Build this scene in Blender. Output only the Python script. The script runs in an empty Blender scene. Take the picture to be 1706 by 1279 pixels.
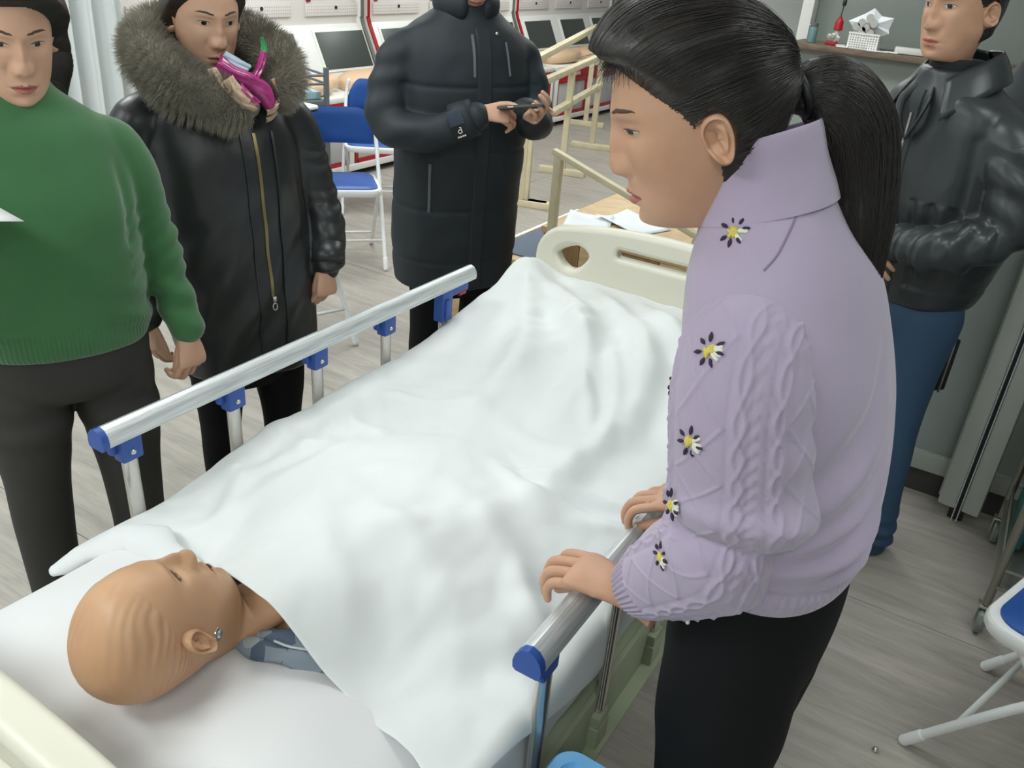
import bpy, bmesh, math, random
import numpy as np
from mathutils import Vector, Matrix, noise
rng = np.random.default_rng(7)
random.seed(7)
C = bpy.context.scene.collection
sc = bpy.context.scene

# ---------------------------------------------------------------- camera
cam_data = bpy.data.cameras.new('camera')
cam_data.sensor_width = 36.0
cam_data.lens = 1427.76 / 1706 * 36
cam_data.clip_start = 0.05
cam = bpy.data.objects.new('camera', cam_data)
C.objects.link(cam)
PITCH, ROLL, YAW = 0.47547580, -0.08783029, 0.51374436
def _rot():
    cy, sy = math.cos(YAW), math.sin(YAW)
    rz = np.array([[cy, -sy, 0], [sy, cy, 0], [0, 0, 1]])
    a = -PITCH
    rx = np.array([[1, 0, 0], [0, math.cos(a), -math.sin(a)], [0, math.sin(a), math.cos(a)]])
    cr, sr = math.cos(ROLL), math.sin(ROLL)
    ry = np.array([[cr, 0, sr], [0, 1, 0], [-sr, 0, cr]])
    return rz @ rx @ ry
_R = _rot()
_m = np.eye(4)
_m[:3, 0] = _R[:, 0]; _m[:3, 1] = _R[:, 2]; _m[:3, 2] = -_R[:, 1]
_m[:3, 3] = (0.85398, -0.79118, 1.72222)
cam.matrix_world = Matrix(_m.tolist())
sc.camera = cam

# ---------------------------------------------------------------- world, lamps, exposure
w = bpy.data.worlds.new('world'); sc.world = w; w.use_nodes = True
w.node_tree.nodes['Background'].inputs[0].default_value = (0.95, 1.0, 1.0, 1)
w.node_tree.nodes['Background'].inputs[1].default_value = 0.25
sc.view_settings.view_transform = 'Standard'
sc.view_settings.look = 'None'
sc.view_settings.exposure = -0.12
sc.view_settings.gamma = 1.0
sc.view_settings.use_curve_mapping = False
CEIL = 2.85
LAMPS = [(-0.7, 1.0, 10), (-0.8, -1.6, 30), (-2.9, -1.4, 24), (1.5, -1.6, 16), (-2.9, 0.8, 34), (-2.9, 3.6, 36), (-0.9, 3.8, 24), (-2.9, 6.6, 36), (-0.8, 6.8, 22), (1.6, 0.9, 7)]  # front row and the right-hand lamp are added fill, out of view
for lx, ly, lw in LAMPS:
    ld = bpy.data.lights.new('ceiling_lamp_light', 'AREA'); ld.shape = 'RECTANGLE'; ld.size = 1.15; ld.size_y = 0.55
    ld.energy = lw; ld.color = (0.94, 1.0, 0.985)
    lo = bpy.data.objects.new('ceiling_lamp_light', ld); C.objects.link(lo)
    lo.location = (lx, ly, CEIL - 0.07)

# ---------------------------------------------------------------- helpers
def lin(c):
    c = c / 255.0
    return c / 12.92 if c <= 0.04045 else ((c + 0.055) / 1.055) ** 2.4
def rgb(r, g, b): return (lin(r), lin(g), lin(b), 1.0)

class N:
    """a small node-tree helper for procedural materials"""
    def __init__(self, name):
        self.m = bpy.data.materials.new(name); self.m.use_nodes = True
        self.t = self.m.node_tree; self.b = self.t.nodes['Principled BSDF']
    def n(self, typ, **kw):
        x = self.t.nodes.new(typ)
        for k, v in kw.items():
            if k.startswith('i_'):
                key = k[2:]
                x.inputs[int(key) if key.isdigit() else key].default_value = v
            else: setattr(x, k, v)
        return x
    def l(self, a, b): self.t.links.new(a, b)

def mat(name, col, rough=0.6, metal=0.0, spec=0.5, var=None, bump=None, trans=0.0, coat=0.0, sheen=0.0, sss=0.0):
    """var=(scale, colour2, detail[, stretch xyz]) mottles the colour; bump=(scale, strength, distance[, stretch]) adds fine relief"""
    h = N(name); b = h.b
    b.inputs['Base Color'].default_value = col
    b.inputs['Roughness'].default_value = rough
    b.inputs['Metallic'].default_value = metal
    b.inputs['Specular IOR Level'].default_value = spec
    b.inputs['Transmission Weight'].default_value = trans
    b.inputs['Coat Weight'].default_value = coat
    b.inputs['Sheen Weight'].default_value = sheen
    if sss:
        b.inputs['Subsurface Weight'].default_value = sss
        b.inputs['Subsurface Radius'].default_value = (0.01, 0.004, 0.002)
        b.inputs['Subsurface Scale'].default_value = 0.5
    tc = h.n('ShaderNodeTexCoord')
    if var:
        mp = h.n('ShaderNodeMapping'); h.l(tc.outputs['Object'], mp.inputs[0])
        if len(var) > 3: mp.inputs['Scale'].default_value = var[3]
        nz = h.n('ShaderNodeTexNoise'); nz.inputs['Scale'].default_value = var[0]; nz.inputs['Detail'].default_value = var[2]
        h.l(mp.outputs[0], nz.inputs['Vector'])
        mr = h.n('ShaderNodeMapRange'); mr.inputs[1].default_value = 0.3; mr.inputs[2].default_value = 0.7
        h.l(nz.outputs['Fac'], mr.inputs[0])
        mx = h.n('ShaderNodeMix', data_type='RGBA')
        mx.inputs[6].default_value = col; mx.inputs[7].default_value = var[1]
        h.l(mr.outputs[0], mx.inputs[0]); h.l(mx.outputs[2], b.inputs['Base Color'])
    if bump:
        mp = h.n('ShaderNodeMapping'); h.l(tc.outputs['Object'], mp.inputs[0])
        if len(bump) > 3: mp.inputs['Scale'].default_value = bump[3]
        nz = h.n('ShaderNodeTexNoise'); nz.inputs['Scale'].default_value = bump[0]; nz.inputs['Detail'].default_value = 4
        h.l(mp.outputs[0], nz.inputs['Vector'])
        bp = h.n('ShaderNodeBump'); bp.inputs['Strength'].default_value = bump[1]; bp.inputs['Distance'].default_value = bump[2]
        h.l(nz.outputs['Fac'], bp.inputs['Height']); h.l(bp.outputs[0], b.inputs['Normal'])
    return h.m

def add(name, mesh, m=None, parent=None, smooth=True):
    o = bpy.data.objects.new(name, mesh); C.objects.link(o)
    if m is not None:
        for mm in (m if isinstance(m, (list, tuple)) else [m]): mesh.materials.append(mm)
    if smooth and len(mesh.polygons): mesh.polygons.foreach_set('use_smooth', [True] * len(mesh.polygons))
    if parent is not None: o.parent = parent
    return o
def sharp(o, ang=35):
    try: o.data.set_sharp_from_angle(angle=math.radians(ang))
    except Exception: pass
    return o
def tag(o, label=None, cat=None, group=None, kind=None):
    if label: o['label'] = label
    if cat: o['category'] = cat
    if group: o['group'] = group
    if kind: o['kind'] = kind
    return o
def empty(name, loc, rz, label, cat, group=None):
    o = bpy.data.objects.new(name, None); C.objects.link(o)
    o.location = loc; o.rotation_euler = (0, 0, rz); o.empty_display_size = 0.1
    return tag(o, label, cat, group)
def vf(v, f, name='mesh'):
    me = bpy.data.meshes.new(name); me.from_pydata([tuple(map(float, p)) for p in v], [], [tuple(int(i) for i in q) for q in f]); me.update()
    return me

class MB:
    """collects shapes in numpy lists; .mesh() gives one mesh"""
    def __init__(self): self.v = []; self.f = []; self.mi = []; self.n = 0
    def put(self, v, f, mi=0):
        v = np.asarray(v, float); self.v.append(v)
        for q in f: self.f.append([i + self.n for i in q]); self.mi.append(mi)
        self.n += len(v); return self
    def box(self, c, s, rz=0.0, bev=0.0, mi=0, rot=None):
        bm = bmesh.new(); bmesh.ops.create_cube(bm, size=1.0)
        for vv in bm.verts: vv.co = Vector((vv.co.x * s[0], vv.co.y * s[1], vv.co.z * s[2]))
        if bev: bmesh.ops.bevel(bm, geom=bm.edges[:], offset=bev, segments=2, affect='EDGES', profile=0.6)
        R = rot if rot is not None else Matrix.Rotation(rz, 3, 'Z')
        v = [R @ vv.co + Vector(c) for vv in bm.verts]; bm.verts.index_update()
        f = [[x.index for x in ff.verts] for ff in bm.faces]; bm.free()
        return self.put([tuple(p) for p in v], f, mi)
    def bar(self, a, b, sx, sy, bev=0.0, mi=0, up=(0, 0, 1)):
        a, b = Vector(a), Vector(b); d = (b - a); L = d.length; d.normalize()
        up = Vector(up)
        if abs(d.dot(up)) > 0.98: up = Vector((0, 1, 0))
        x = d.cross(up).normalized(); z = x.cross(d).normalized()
        R = Matrix((x, d, z)).transposed()
        return self.box((a + b) / 2, (sx, L, sy), bev=bev, mi=mi, rot=R)
    def tube(self, pts, r, n=12, mi=0, cap=True, sq=1.0):
        v, f = tube(pts, r, n, cap, sq); return self.put(v, f, mi)
    def lathe(self, prof, c=(0, 0, 0), n=24, mi=0, axis='Z'):
        v, f = [], []
        for (r, z) in prof:
            for k in range(n):
                a = 2 * math.pi * k / n; p = (r * math.cos(a), r * math.sin(a), z)
                if axis == 'X': p = (p[2], p[0], p[1])
                if axis == 'Y': p = (p[0], p[2], p[1])
                v.append((p[0] + c[0], p[1] + c[1], p[2] + c[2]))
        for i in range(len(prof) - 1):
            for k in range(n): f.append([i * n + k, i * n + (k + 1) % n, (i + 1) * n + (k + 1) % n, (i + 1) * n + k])
        f.append(list(range(n))[::-1]); f.append([(len(prof) - 1) * n + k for k in range(n)])
        return self.put(v, f, mi)
    def mesh(self, name='mesh'):
        me = vf(np.concatenate(self.v), self.f, name)
        if any(self.mi): me.polygons.foreach_set('material_index', self.mi)
        return me
    def obj(self, name, m, parent=None, smooth=True, ang=35):
        o = add(name, self.mesh(name), m, parent, smooth)
        if smooth: sharp(o, ang)
        return o

def catmull(P, n):
    """n samples on a Catmull-Rom curve through the rows of P"""
    P = np.asarray(P, float); m = len(P)
    if m == 2:
        t = np.linspace(0, 1, n)[:, None]; return P[0] * (1 - t) + P[1] * t
    Q = np.vstack([2 * P[0] - P[1], P, 2 * P[-1] - P[-2]])
    t = np.linspace(0, m - 1, n); i = np.minimum(t.astype(int), m - 2); u = (t - i)[:, None]
    a, b, c, d = Q[i], Q[i + 1], Q[i + 2], Q[i + 3]
    return 0.5 * (2 * b + (c - a) * u + (2 * a - 5 * b + 4 * c - d) * u ** 2 + (3 * b - a - 3 * c + d) * u ** 3)

def frames(P, up0=None):
    P = np.asarray(P, float); T = np.gradient(P, axis=0); T /= np.linalg.norm(T, axis=1)[:, None] + 1e-12
    up = np.array(up0 if up0 is not None else (0, 0, 1.0), float)
    if abs(T[0] @ up) > 0.95: up = np.array([0, 1.0, 0]) if abs(T[0][1]) < 0.9 else np.array([1.0, 0, 0])
    U = [];
    u = up - T[0] * (up @ T[0]); u /= np.linalg.norm(u)
    for k in range(len(P)):
        u = u - T[k] * (u @ T[k]); u /= np.linalg.norm(u); U.append(u.copy())
    U = np.array(U); return T, U, np.cross(T, U)

def tube(pts, r, n=12, cap=True, sq=1.0, up=None, ends=0):
    """tube along pts; r scalar or per point; sq flattens along the second axis; ends>0 rounds both ends"""
    P = np.asarray(pts, float); r = np.broadcast_to(np.asarray(r, float), (len(P),)).copy()
    if ends:
        T0 = (P[0] - P[1]) / np.linalg.norm(P[0] - P[1]); T1 = (P[-1] - P[-2]) / np.linalg.norm(P[-1] - P[-2])
        a = [0.35, 0.75, 0.95]; s = [0.94, 0.66, 0.3]
        pre = [P[0] + T0 * r[0] * x for x in a][::-1]; post = [P[-1] + T1 * r[-1] * x for x in a]
        r = np.concatenate([[r[0] * x for x in s][::-1], r, [r[-1] * x for x in s]])
        P = np.vstack([pre, P, post])
    T, U, W = frames(P, up)
    a = np.linspace(0, 2 * np.pi, n, endpoint=False)
    v = (P[:, None, :] + r[:, None, None] * (np.cos(a)[None, :, None] * U[:, None, :] + sq * np.sin(a)[None, :, None] * W[:, None, :])).reshape(-1, 3)
    return v, grid_faces(len(P), n, cap)
def grid_faces(m, n, cap=True):
    f = []
    for i in range(m - 1):
        for k in range(n): f.append([i * n + k, i * n + (k + 1) % n, (i + 1) * n + (k + 1) % n, (i + 1) * n + k])
    if cap: f.append(list(range(n))[::-1]); f.append([(m - 1) * n + k for k in range(n)])
    return f
def loft(rings, n=40, dens=40, cap=True, e=2.3):
    """rings: rows (cx, cy, cz, half width along x, half depth along y, tilt dz/dy, tilt dz/dx) -> closed smooth body"""
    R = catmull(np.array([list(r) + [0] * (7 - len(r)) for r in rings], float), dens)
    a = np.linspace(0, 2 * np.pi, n, endpoint=False); ca, sa = np.cos(a), np.sin(a)
    xx = np.sign(ca) * np.abs(ca) ** (2 / e); yy = np.sign(sa) * np.abs(sa) ** (2 / e)
    X = R[:, 3:4] * xx; Y = R[:, 4:5] * yy
    v = np.stack([R[:, 0:1] + X, R[:, 1:2] + Y, R[:, 2:3] + R[:, 5:6] * Y + R[:, 6:7] * X], -1).reshape(-1, 3)
    return v, grid_faces(dens, n, cap)

def union(parts, voxel, smooth=6, fac=0.5, name='mesh'):
    """voxel union of closed shapes into one smooth continuous mesh"""
    mb = MB()
    for v, f in parts: mb.put(v, f)
    me = mb.mesh('tmp'); o = bpy.data.objects.new('tmp', me); C.objects.link(o)
    md = o.modifiers.new('r', 'REMESH'); md.mode = 'VOXEL'; md.voxel_size = voxel
    if smooth:
        s = o.modifiers.new('s', 'SMOOTH'); s.factor = fac; s.iterations = smooth
    dg = bpy.context.evaluated_depsgraph_get(); dg.update()
    out = bpy.data.meshes.new_from_object(o.evaluated_get(dg)); out.name = name
    bpy.data.objects.remove(o); bpy.data.meshes.remove(me)
    return out
def co_of(me):
    a = np.empty(len(me.vertices) * 3); me.vertices.foreach_get('co', a); return a.reshape(-1, 3)
def no_of(me):
    a = np.empty(len(me.vertices) * 3); me.vertex_normals.foreach_get('vector', a); return a.reshape(-1, 3)
def set_co(me, co): me.vertices.foreach_set('co', np.asarray(co, float).ravel()); me.update()
def nz(P, s=1.0, off=0.0):
    """smooth noise for rows of P"""
    s = np.asarray(s, float) * np.ones(3)
    return np.array([noise.noise((p[0] * s[0] + off, p[1] * s[1] + off * 1.7, p[2] * s[2] - off)) for p in P])
def wrinkle(me, fn):
    co = co_of(me); d = fn(co); set_co(me, co + no_of(me) * d[:, None]); return me
def sstep(a, b, x): t = np.clip((x - a) / (b - a), 0, 1); return t * t * (3 - 2 * t)
def gs(x, s): return np.exp(-(x / s) ** 2)
def seg_dist(P, a, b):
    a, b = np.asarray(a, float), np.asarray(b, float); d = b - a
    t = np.clip(((P - a) @ d) / (d @ d), 0, 1); return np.linalg.norm(P - a - t[:, None] * d, axis=1), t
def xform(v, M, t): return np.asarray(v) @ np.asarray(M).T + np.asarray(t)
# ---------------------------------------------------------------- materials of the place
def floor_material():
    h = N('grey_wood_vinyl'); tc = h.n('ShaderNodeTexCoord')
    ge = h.n('ShaderNodeNewGeometry')
    mp = h.n('ShaderNodeMapping'); mp.inputs['Scale'].default_value = (1.2, 9.0, 1.0); mp.inputs['Rotation'].default_value = (0, 0, 0.0)
    h.l(ge.outputs['Position'], mp.inputs[0])
    n1 = h.n('ShaderNodeTexNoise'); n1.inputs['Scale'].default_value = 2.2; n1.inputs['Detail'].default_value = 8; n1.inputs['Roughness'].default_value = 0.62
    n1.inputs['Distortion'].default_value = 0.6
    h.l(mp.outputs[0], n1.inputs['Vector'])
    n2 = h.n('ShaderNodeTexNoise'); n2.inputs['Scale'].default_value = 14; n2.inputs['Detail'].default_value = 6
    h.l(mp.outputs[0], n2.inputs['Vector'])
    ad = h.n('ShaderNodeMath', operation='MULTIPLY_ADD'); ad.inputs[1].default_value = 0.35
    h.l(n2.outputs['Fac'], ad.inputs[0]); h.l(n1.outputs['Fac'], ad.inputs[2])
    cr = h.n('ShaderNodeValToRGB'); cr.color_ramp.elements[0].position = 0.42; cr.color_ramp.elements[1].position = 0.86
    cr.color_ramp.elements[0].color = rgb(148, 142, 135); cr.color_ramp.elements[1].color = rgb(182, 175, 166)
    h.l(ad.outputs[0], cr.inputs[0]); h.l(cr.outputs[0], h.b.inputs['Base Color'])
    h.b.inputs['Roughness'].default_value = 0.42
    bp = h.n('ShaderNodeBump'); bp.inputs['Strength'].default_value = 0.12; bp.inputs['Distance'].default_value = 0.002
    h.l(n2.outputs['Fac'], bp.inputs['Height']); h.l(bp.outputs[0], h.b.inputs['Normal'])
    return h.m
def wood_material(name, c1, c2, sc=(2, 2, 14), rough=0.5):
    h = N(name); tc = h.n('ShaderNodeTexCoord'); mp = h.n('ShaderNodeMapping'); mp.inputs['Scale'].default_value = sc
    h.l(tc.outputs['Object'], mp.inputs[0])
    n1 = h.n('ShaderNodeTexNoise'); n1.inputs['Scale'].default_value = 3.0; n1.inputs['Detail'].default_value = 7; n1.inputs['Distortion'].default_value = 0.8
    h.l(mp.outputs[0], n1.inputs['Vector'])
    cr = h.n('ShaderNodeValToRGB'); cr.color_ramp.elements[0].position = 0.3; cr.color_ramp.elements[1].position = 0.72
    cr.color_ramp.elements[0].color = c1; cr.color_ramp.elements[1].color = c2
    h.l(n1.outputs['Fac'], cr.inputs[0]); h.l(cr.outputs[0], h.b.inputs['Base Color']); h.b.inputs['Roughness'].default_value = rough
    return h.m
M_floor = floor_material()
M_wallw = mat('white_wall_paint', rgb(224, 228, 228), 0.7, var=(3, rgb(216, 221, 221), 3))
M_wallg = mat('grey_wall_paint', rgb(150, 158, 152), 0.65, var=(2.5, rgb(143, 151, 146), 3))
M_skirt = mat('dark_skirting', rgb(62, 62, 60), 0.5)
M_skirtl = mat('pale_skirting', rgb(165, 168, 162), 0.5)
M_ceil = mat('ceiling_paint', rgb(232, 233, 230), 0.8)
M_white = mat('white_plastic', rgb(236, 236, 232), 0.35, bump=(60, 0.05, 0.001))
M_whitem = mat('white_powder_coat', rgb(235, 237, 238), 0.32)
M_alu = mat('aluminium', rgb(232, 235, 236), 0.38, 0.35, var=(5, rgb(190, 196, 198), 4, (60, 2, 60)), bump=(40, 0.08, 0.0006, (20, 0.6, 20)))
M_chrome = mat('chrome', rgb(204, 200, 194), 0.2, 0.85)
M_black = mat('black_plastic', rgb(28, 29, 31), 0.45)
M_grey = mat('grey_steel', rgb(112, 118, 122), 0.45, 0.3)
M_blue = mat('blue_plastic', rgb(44, 82, 160), 0.42, bump=(50, 0.05, 0.001))
M_red = mat('red_paint', rgb(168, 22, 30), 0.4)
M_screen = mat('dark_screen', rgb(62, 68, 65), 0.38)
M_panel = mat('warm_white_panel', rgb(226, 221, 217), 0.55)
M_ink = mat('dark_grey_print', rgb(96, 90, 88), 0.6)
M_inkw = mat('white_print', rgb(236, 225, 220), 0.6)
M_birch = wood_material('pale_birch', rgb(192, 160, 118), rgb(214, 188, 148), (3, 3, 20))
M_oak = wood_material('brown_oak_panel', rgb(128, 98, 62), rgb(160, 128, 86), (14, 14, 1.2))
M_ash = wood_material('bare_ash_wood', rgb(206, 194, 160), rgb(226, 214, 184), (2, 2, 2))
M_shelf = wood_material('walnut_board', rgb(96, 80, 68), rgb(128, 110, 94), (3, 14, 14))

# ---------------------------------------------------------------- room shell
X0, X1, Y0, Y1 = -4.75, 2.7, -2.6, 10.2
def slab(name, c, s, m):
    o = MB().box(c, s).obj(name, m, smooth=False); o['kind'] = 'structure'; return o
fl = slab('floor', ((X0 + X1) / 2, (Y0 + Y1) / 2, -0.08), (X1 - X0, Y1 - Y0, 0.15), M_skirt)
tw, tl = 2.4, 1.2
nx = int(math.ceil((X1 - X0) / tw)); ny = int(math.ceil((Y1 - Y0) / tl))
tile_mesh = MB().box((0, 0, 0), (tw - 0.0025, tl - 0.0025, 0.006), bev=0.0008).mesh('floor_tile')
tile_mesh.materials.append(M_floor)
for j in range(ny):
    for i in range(nx):
        t = bpy.data.objects.new('tile', tile_mesh); C.objects.link(t); t.parent = fl
        t.location = (X0 - 1.0 + tw * (i + 0.5) + (0.8 if j % 2 else 0.0), 2.79 - tl * 4.5 + tl * j, -0.003)
slab('wall_left', (X0 - 0.05, (Y0 + Y1) / 2, CEIL / 2), (0.1, Y1 - Y0, CEIL), M_wallw)
slab('wall_right', (X1 + 0.05, (Y0 + Y1) / 2, CEIL / 2), (0.1, Y1 - Y0, CEIL), M_wallg)
slab('wall_back', ((X0 + X1) / 2, Y1 + 0.05, CEIL / 2), (X1 - X0 + 0.2, 0.1, CEIL), M_wallw)
slab('wall_front', ((X0 + X1) / 2, Y0 - 0.05, CEIL / 2), (X1 - X0 + 0.2, 0.1, CEIL), M_wallw)
slab('ceiling', ((X0 + X1) / 2, (Y0 + Y1) / 2, CEIL + 0.05), (X1 - X0, Y1 - Y0, 0.1), M_ceil)
# grey wall behind the counter, with a white post at its left end
slab('wall_counter', (0.65, 8.75, CEIL / 2), (4.1, 0.1, CEIL), M_wallg)
o = MB().box((-1.46, 8.66, CEIL / 2), (0.11, 0.3, CEIL), bev=0.006).obj('trim_1', M_white); o['kind'] = 'structure'
# partition by the window-side corner: grey panel on a dark plinth
slab('wall_partition', (1.70, 2.42, 0.72), (2.0, 0.06, 1.28), M_wallg)
o = MB().box((1.70, 2.375, 0.135), (1.96, 0.03, 0.07), bev=0.004).obj('baseboard_partition', M_skirtl); o['kind'] = 'structure'
o = MB().box((1.70, 2.40, 0.05), (1.98, 0.04, 0.10)).obj('trim_2', M_skirt); o['kind'] = 'structure'
# ceiling lamp panels (room lamps, plus unseen fill panels added at front and right)
M_lampf = mat('lamp_frame', rgb(220, 222, 222), 0.5)
hd = N('lamp_diffuser'); hd.b.inputs['Emission Color'].default_value = (0.95, 1, 0.99, 1); hd.b.inputs['Emission Strength'].default_value = 4.0
LAMP_WHERE = ['over the middle of the bed', 'added as fill over the head end of the room', 'added as fill over the front left corner', 'added as fill over the front right corner', 'over the woman in green', 'over the blue chairs', 'over the wooden stairs', 'over the middle console', 'over the aisle to the counter', 'added as fill over the blue chair at the right edge']
for k, (lx, ly, lw) in enumerate(LAMPS):
    e = empty('ceiling_lamp', (lx, ly, CEIL - 0.03), 0, 'white rectangular ceiling lamp panel ' + LAMP_WHERE[k], 'lamp', 'ceiling lamp panels')
    mb = MB()
    for s in (-1, 1):
        mb.box((0, s * 0.30, 0), (1.24, 0.03, 0.05)); mb.box((s * 0.605, 0, 0), (0.03, 0.57, 0.05))
    mb.obj('lamp_frame', M_lampf, e, smooth=False)
    MB().box((0, 0, 0.0), (1.18, 0.57, 0.02)).obj('diffuser', hd.m, e, smooth=False)
# ---------------------------------------------------------------- hospital bed
M_cream = mat('cream_abs_plastic', rgb(222, 218, 202), 0.38)
M_frame = mat('olive_grey_steel', rgb(172, 180, 152), 0.4, 0.1)
M_linen = mat('white_linen', rgb(225, 228, 228), 0.85, bump=(420, 0.18, 0.0006), sheen=0.2)
M_linen2 = mat('white_cotton_sheet', rgb(224, 226, 228), 0.88, bump=(380, 0.18, 0.0006), sheen=0.2)
M_pillow = mat('white_pillowcase', rgb(228, 228, 230), 0.88, bump=(400, 0.15, 0.0006), sheen=0.2)
bed = empty('hospital_bed', (0, 0.55, 0), 0, 'white and cream hospital bed with aluminium side rails in the middle of the room', 'bed')
def W2B(p): return (p[0], p[1] - 0.55, p[2])
def board_outline(wd, z0, zs, zc, n=18):
    """front view of the head or foot board: straight sides, rounded shoulders, gently crowned top"""
    pts = [(-wd + 0.02, z0), (-wd, z0 + 0.04), (-wd, zs - 0.02)]
    for k in range(1, 9):
        a = math.pi - k / 8 * math.radians(70); pts.append((-wd + 0.10 + 0.10 * math.cos(a), zs - 0.02 + 0.10 * math.sin(a)))
    top = [p for p in pts]
    x1, z1 = top[-1]
    for k in range(1, n): 
        x = x1 * (1 - 2 * k / n); pts.append((x, z1 + (zc - z1) * (1 - (x / x1) ** 2)))
    pts += [(-x, z) for x, z in reversed(top)]
    return pts
def board(name, y, flip):
    cu = bpy.data.curves.new('board', 'CURVE'); cu.dimensions = '2D'; cu.fill_mode = 'BOTH'
    cu.extrude = 0.012; cu.bevel_depth = 0.014; cu.bevel_resolution = 3
    def sp(pts):
        s = cu.splines.new('POLY'); s.points.add(len(pts) - 1); s.use_cyclic_u = True
        for q, p in zip(s.points, pts): q.co = (p[0], p[1], 0, 1)
    sp(board_outline(0.425, 0.42, 0.84, 0.952))
    def rr(cx, cz, hw, hh, r, lean=0.0):
        pts = []
        for sx, sz, a0 in ((1, 1, 0), (-1, 1, 90), (-1, -1, 180), (1, -1, 270)):
            for k in range(7):
                a = math.radians(a0 + 15 * k); px = sx * (hw - r) + r * math.cos(a); pz = sz * (hh - r) + r * math.sin(a)
                pts.append((cx + px + lean * pz, cz + pz))
        return pts
    sp(rr(0.0, 0.888, 0.168, 0.028, 0.026))
    for s in (-1, 1):
        pts = []
        for k in range(28):
            a = 2 * math.pi * k / 28; px, pz = 0.072 * math.cos(a), 0.05 * math.sin(a)
            px *= 1.0 - 0.25 * (pz < 0) * abs(pz) / 0.05
            pts.append((s * 0.305 + px, 0.845 + pz * (1 if pz > 0 else 1.25) + 0.006 * (-s) * px / 0.07))
        sp(pts)
    o = bpy.data.objects.new('t', cu); C.objects.link(o)
    dg = bpy.context.evaluated_depsgraph_get(); dg.update()
    me = bpy.data.meshes.new_from_object(o.evaluated_get(dg)); bpy.data.objects.remove(o)
    co = co_of(me); set_co(me, np.stack([co[:, 0], co[:, 2] + y - 0.55, co[:, 1]], 1))
    ob = add(name, me, M_cream, bed); me.materials.clear(); me.materials.append(M_cream); sharp(ob, 40)
    return ob
board('footboard', 1.60, 1); hb = board('headboard', -0.487, -1)
tb = catmull([(-0.405, -0.50, 0.79), (-0.36, -0.50, 0.885), (-0.2, -0.50, 0.935), (0, -0.50, 0.945), (0.2, -0.50, 0.935), (0.36, -0.50, 0.885), (0.405, -0.50, 0.79)], 40)
for nm, yy, par in (('top_roll', 0.013, hb), ('top_roll', 2.10, None)):
    P = tb + np.array([0, yy - 0.55, -0.012]); v, f = tube(P, 0.023, 14, ends=1)
    add(nm, vf(v, f), M_cream, par or bed)
# steel frame
for s in (-1, 1):
    mb = MB(); x = s * 0.462
    mb.box(W2B((x, 0.55, 0.435)), (0.012, 2.02, 0.125), bev=0.003); mb.box(W2B((x + s * 0.014, 0.55, 0.376)), (0.04, 2.02, 0.008), bev=0.002)
    mb.box(W2B((x - s * 0.012, 0.55, 0.49)), (0.03, 2.02, 0.008), bev=0.002)
    mb.obj('side_frame', M_frame, bed)
mb = MB()
for y in (-0.42, 0.1, 0.6, 1.1, 1.5): mb.box(W2B((0, y, 0.45)), (0.9, 0.05, 0.05), bev=0.004)
mb.box(W2B((0, 0.55, 0.485)), (0.88, 1.95, 0.012)); mb.obj('mattress_platform', M_frame, bed)
for sx in (-1, 1):
    for y in (-0.36, 1.46):
        mb = MB(); mb.bar(W2B((sx * 0.40, y, 0.42)), W2B((sx * 0.40, y, 0.12)), 0.05, 0.05, bev=0.006)
        lg = mb.obj('leg', M_frame, bed)
        mb = MB(); mb.lathe([(0.012, -0.016), (0.05, -0.014), (0.058, -0.008), (0.058, 0.008), (0.05, 0.014), (0.012, 0.016)], W2B((sx * 0.40, y + 0.02, 0.06)), 24, axis='X')
        mb.box(W2B((sx * 0.40, y + 0.01, 0.115)), (0.05, 0.06, 0.03), bev=0.008)
        mb.obj('caster', M_black, lg)
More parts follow.
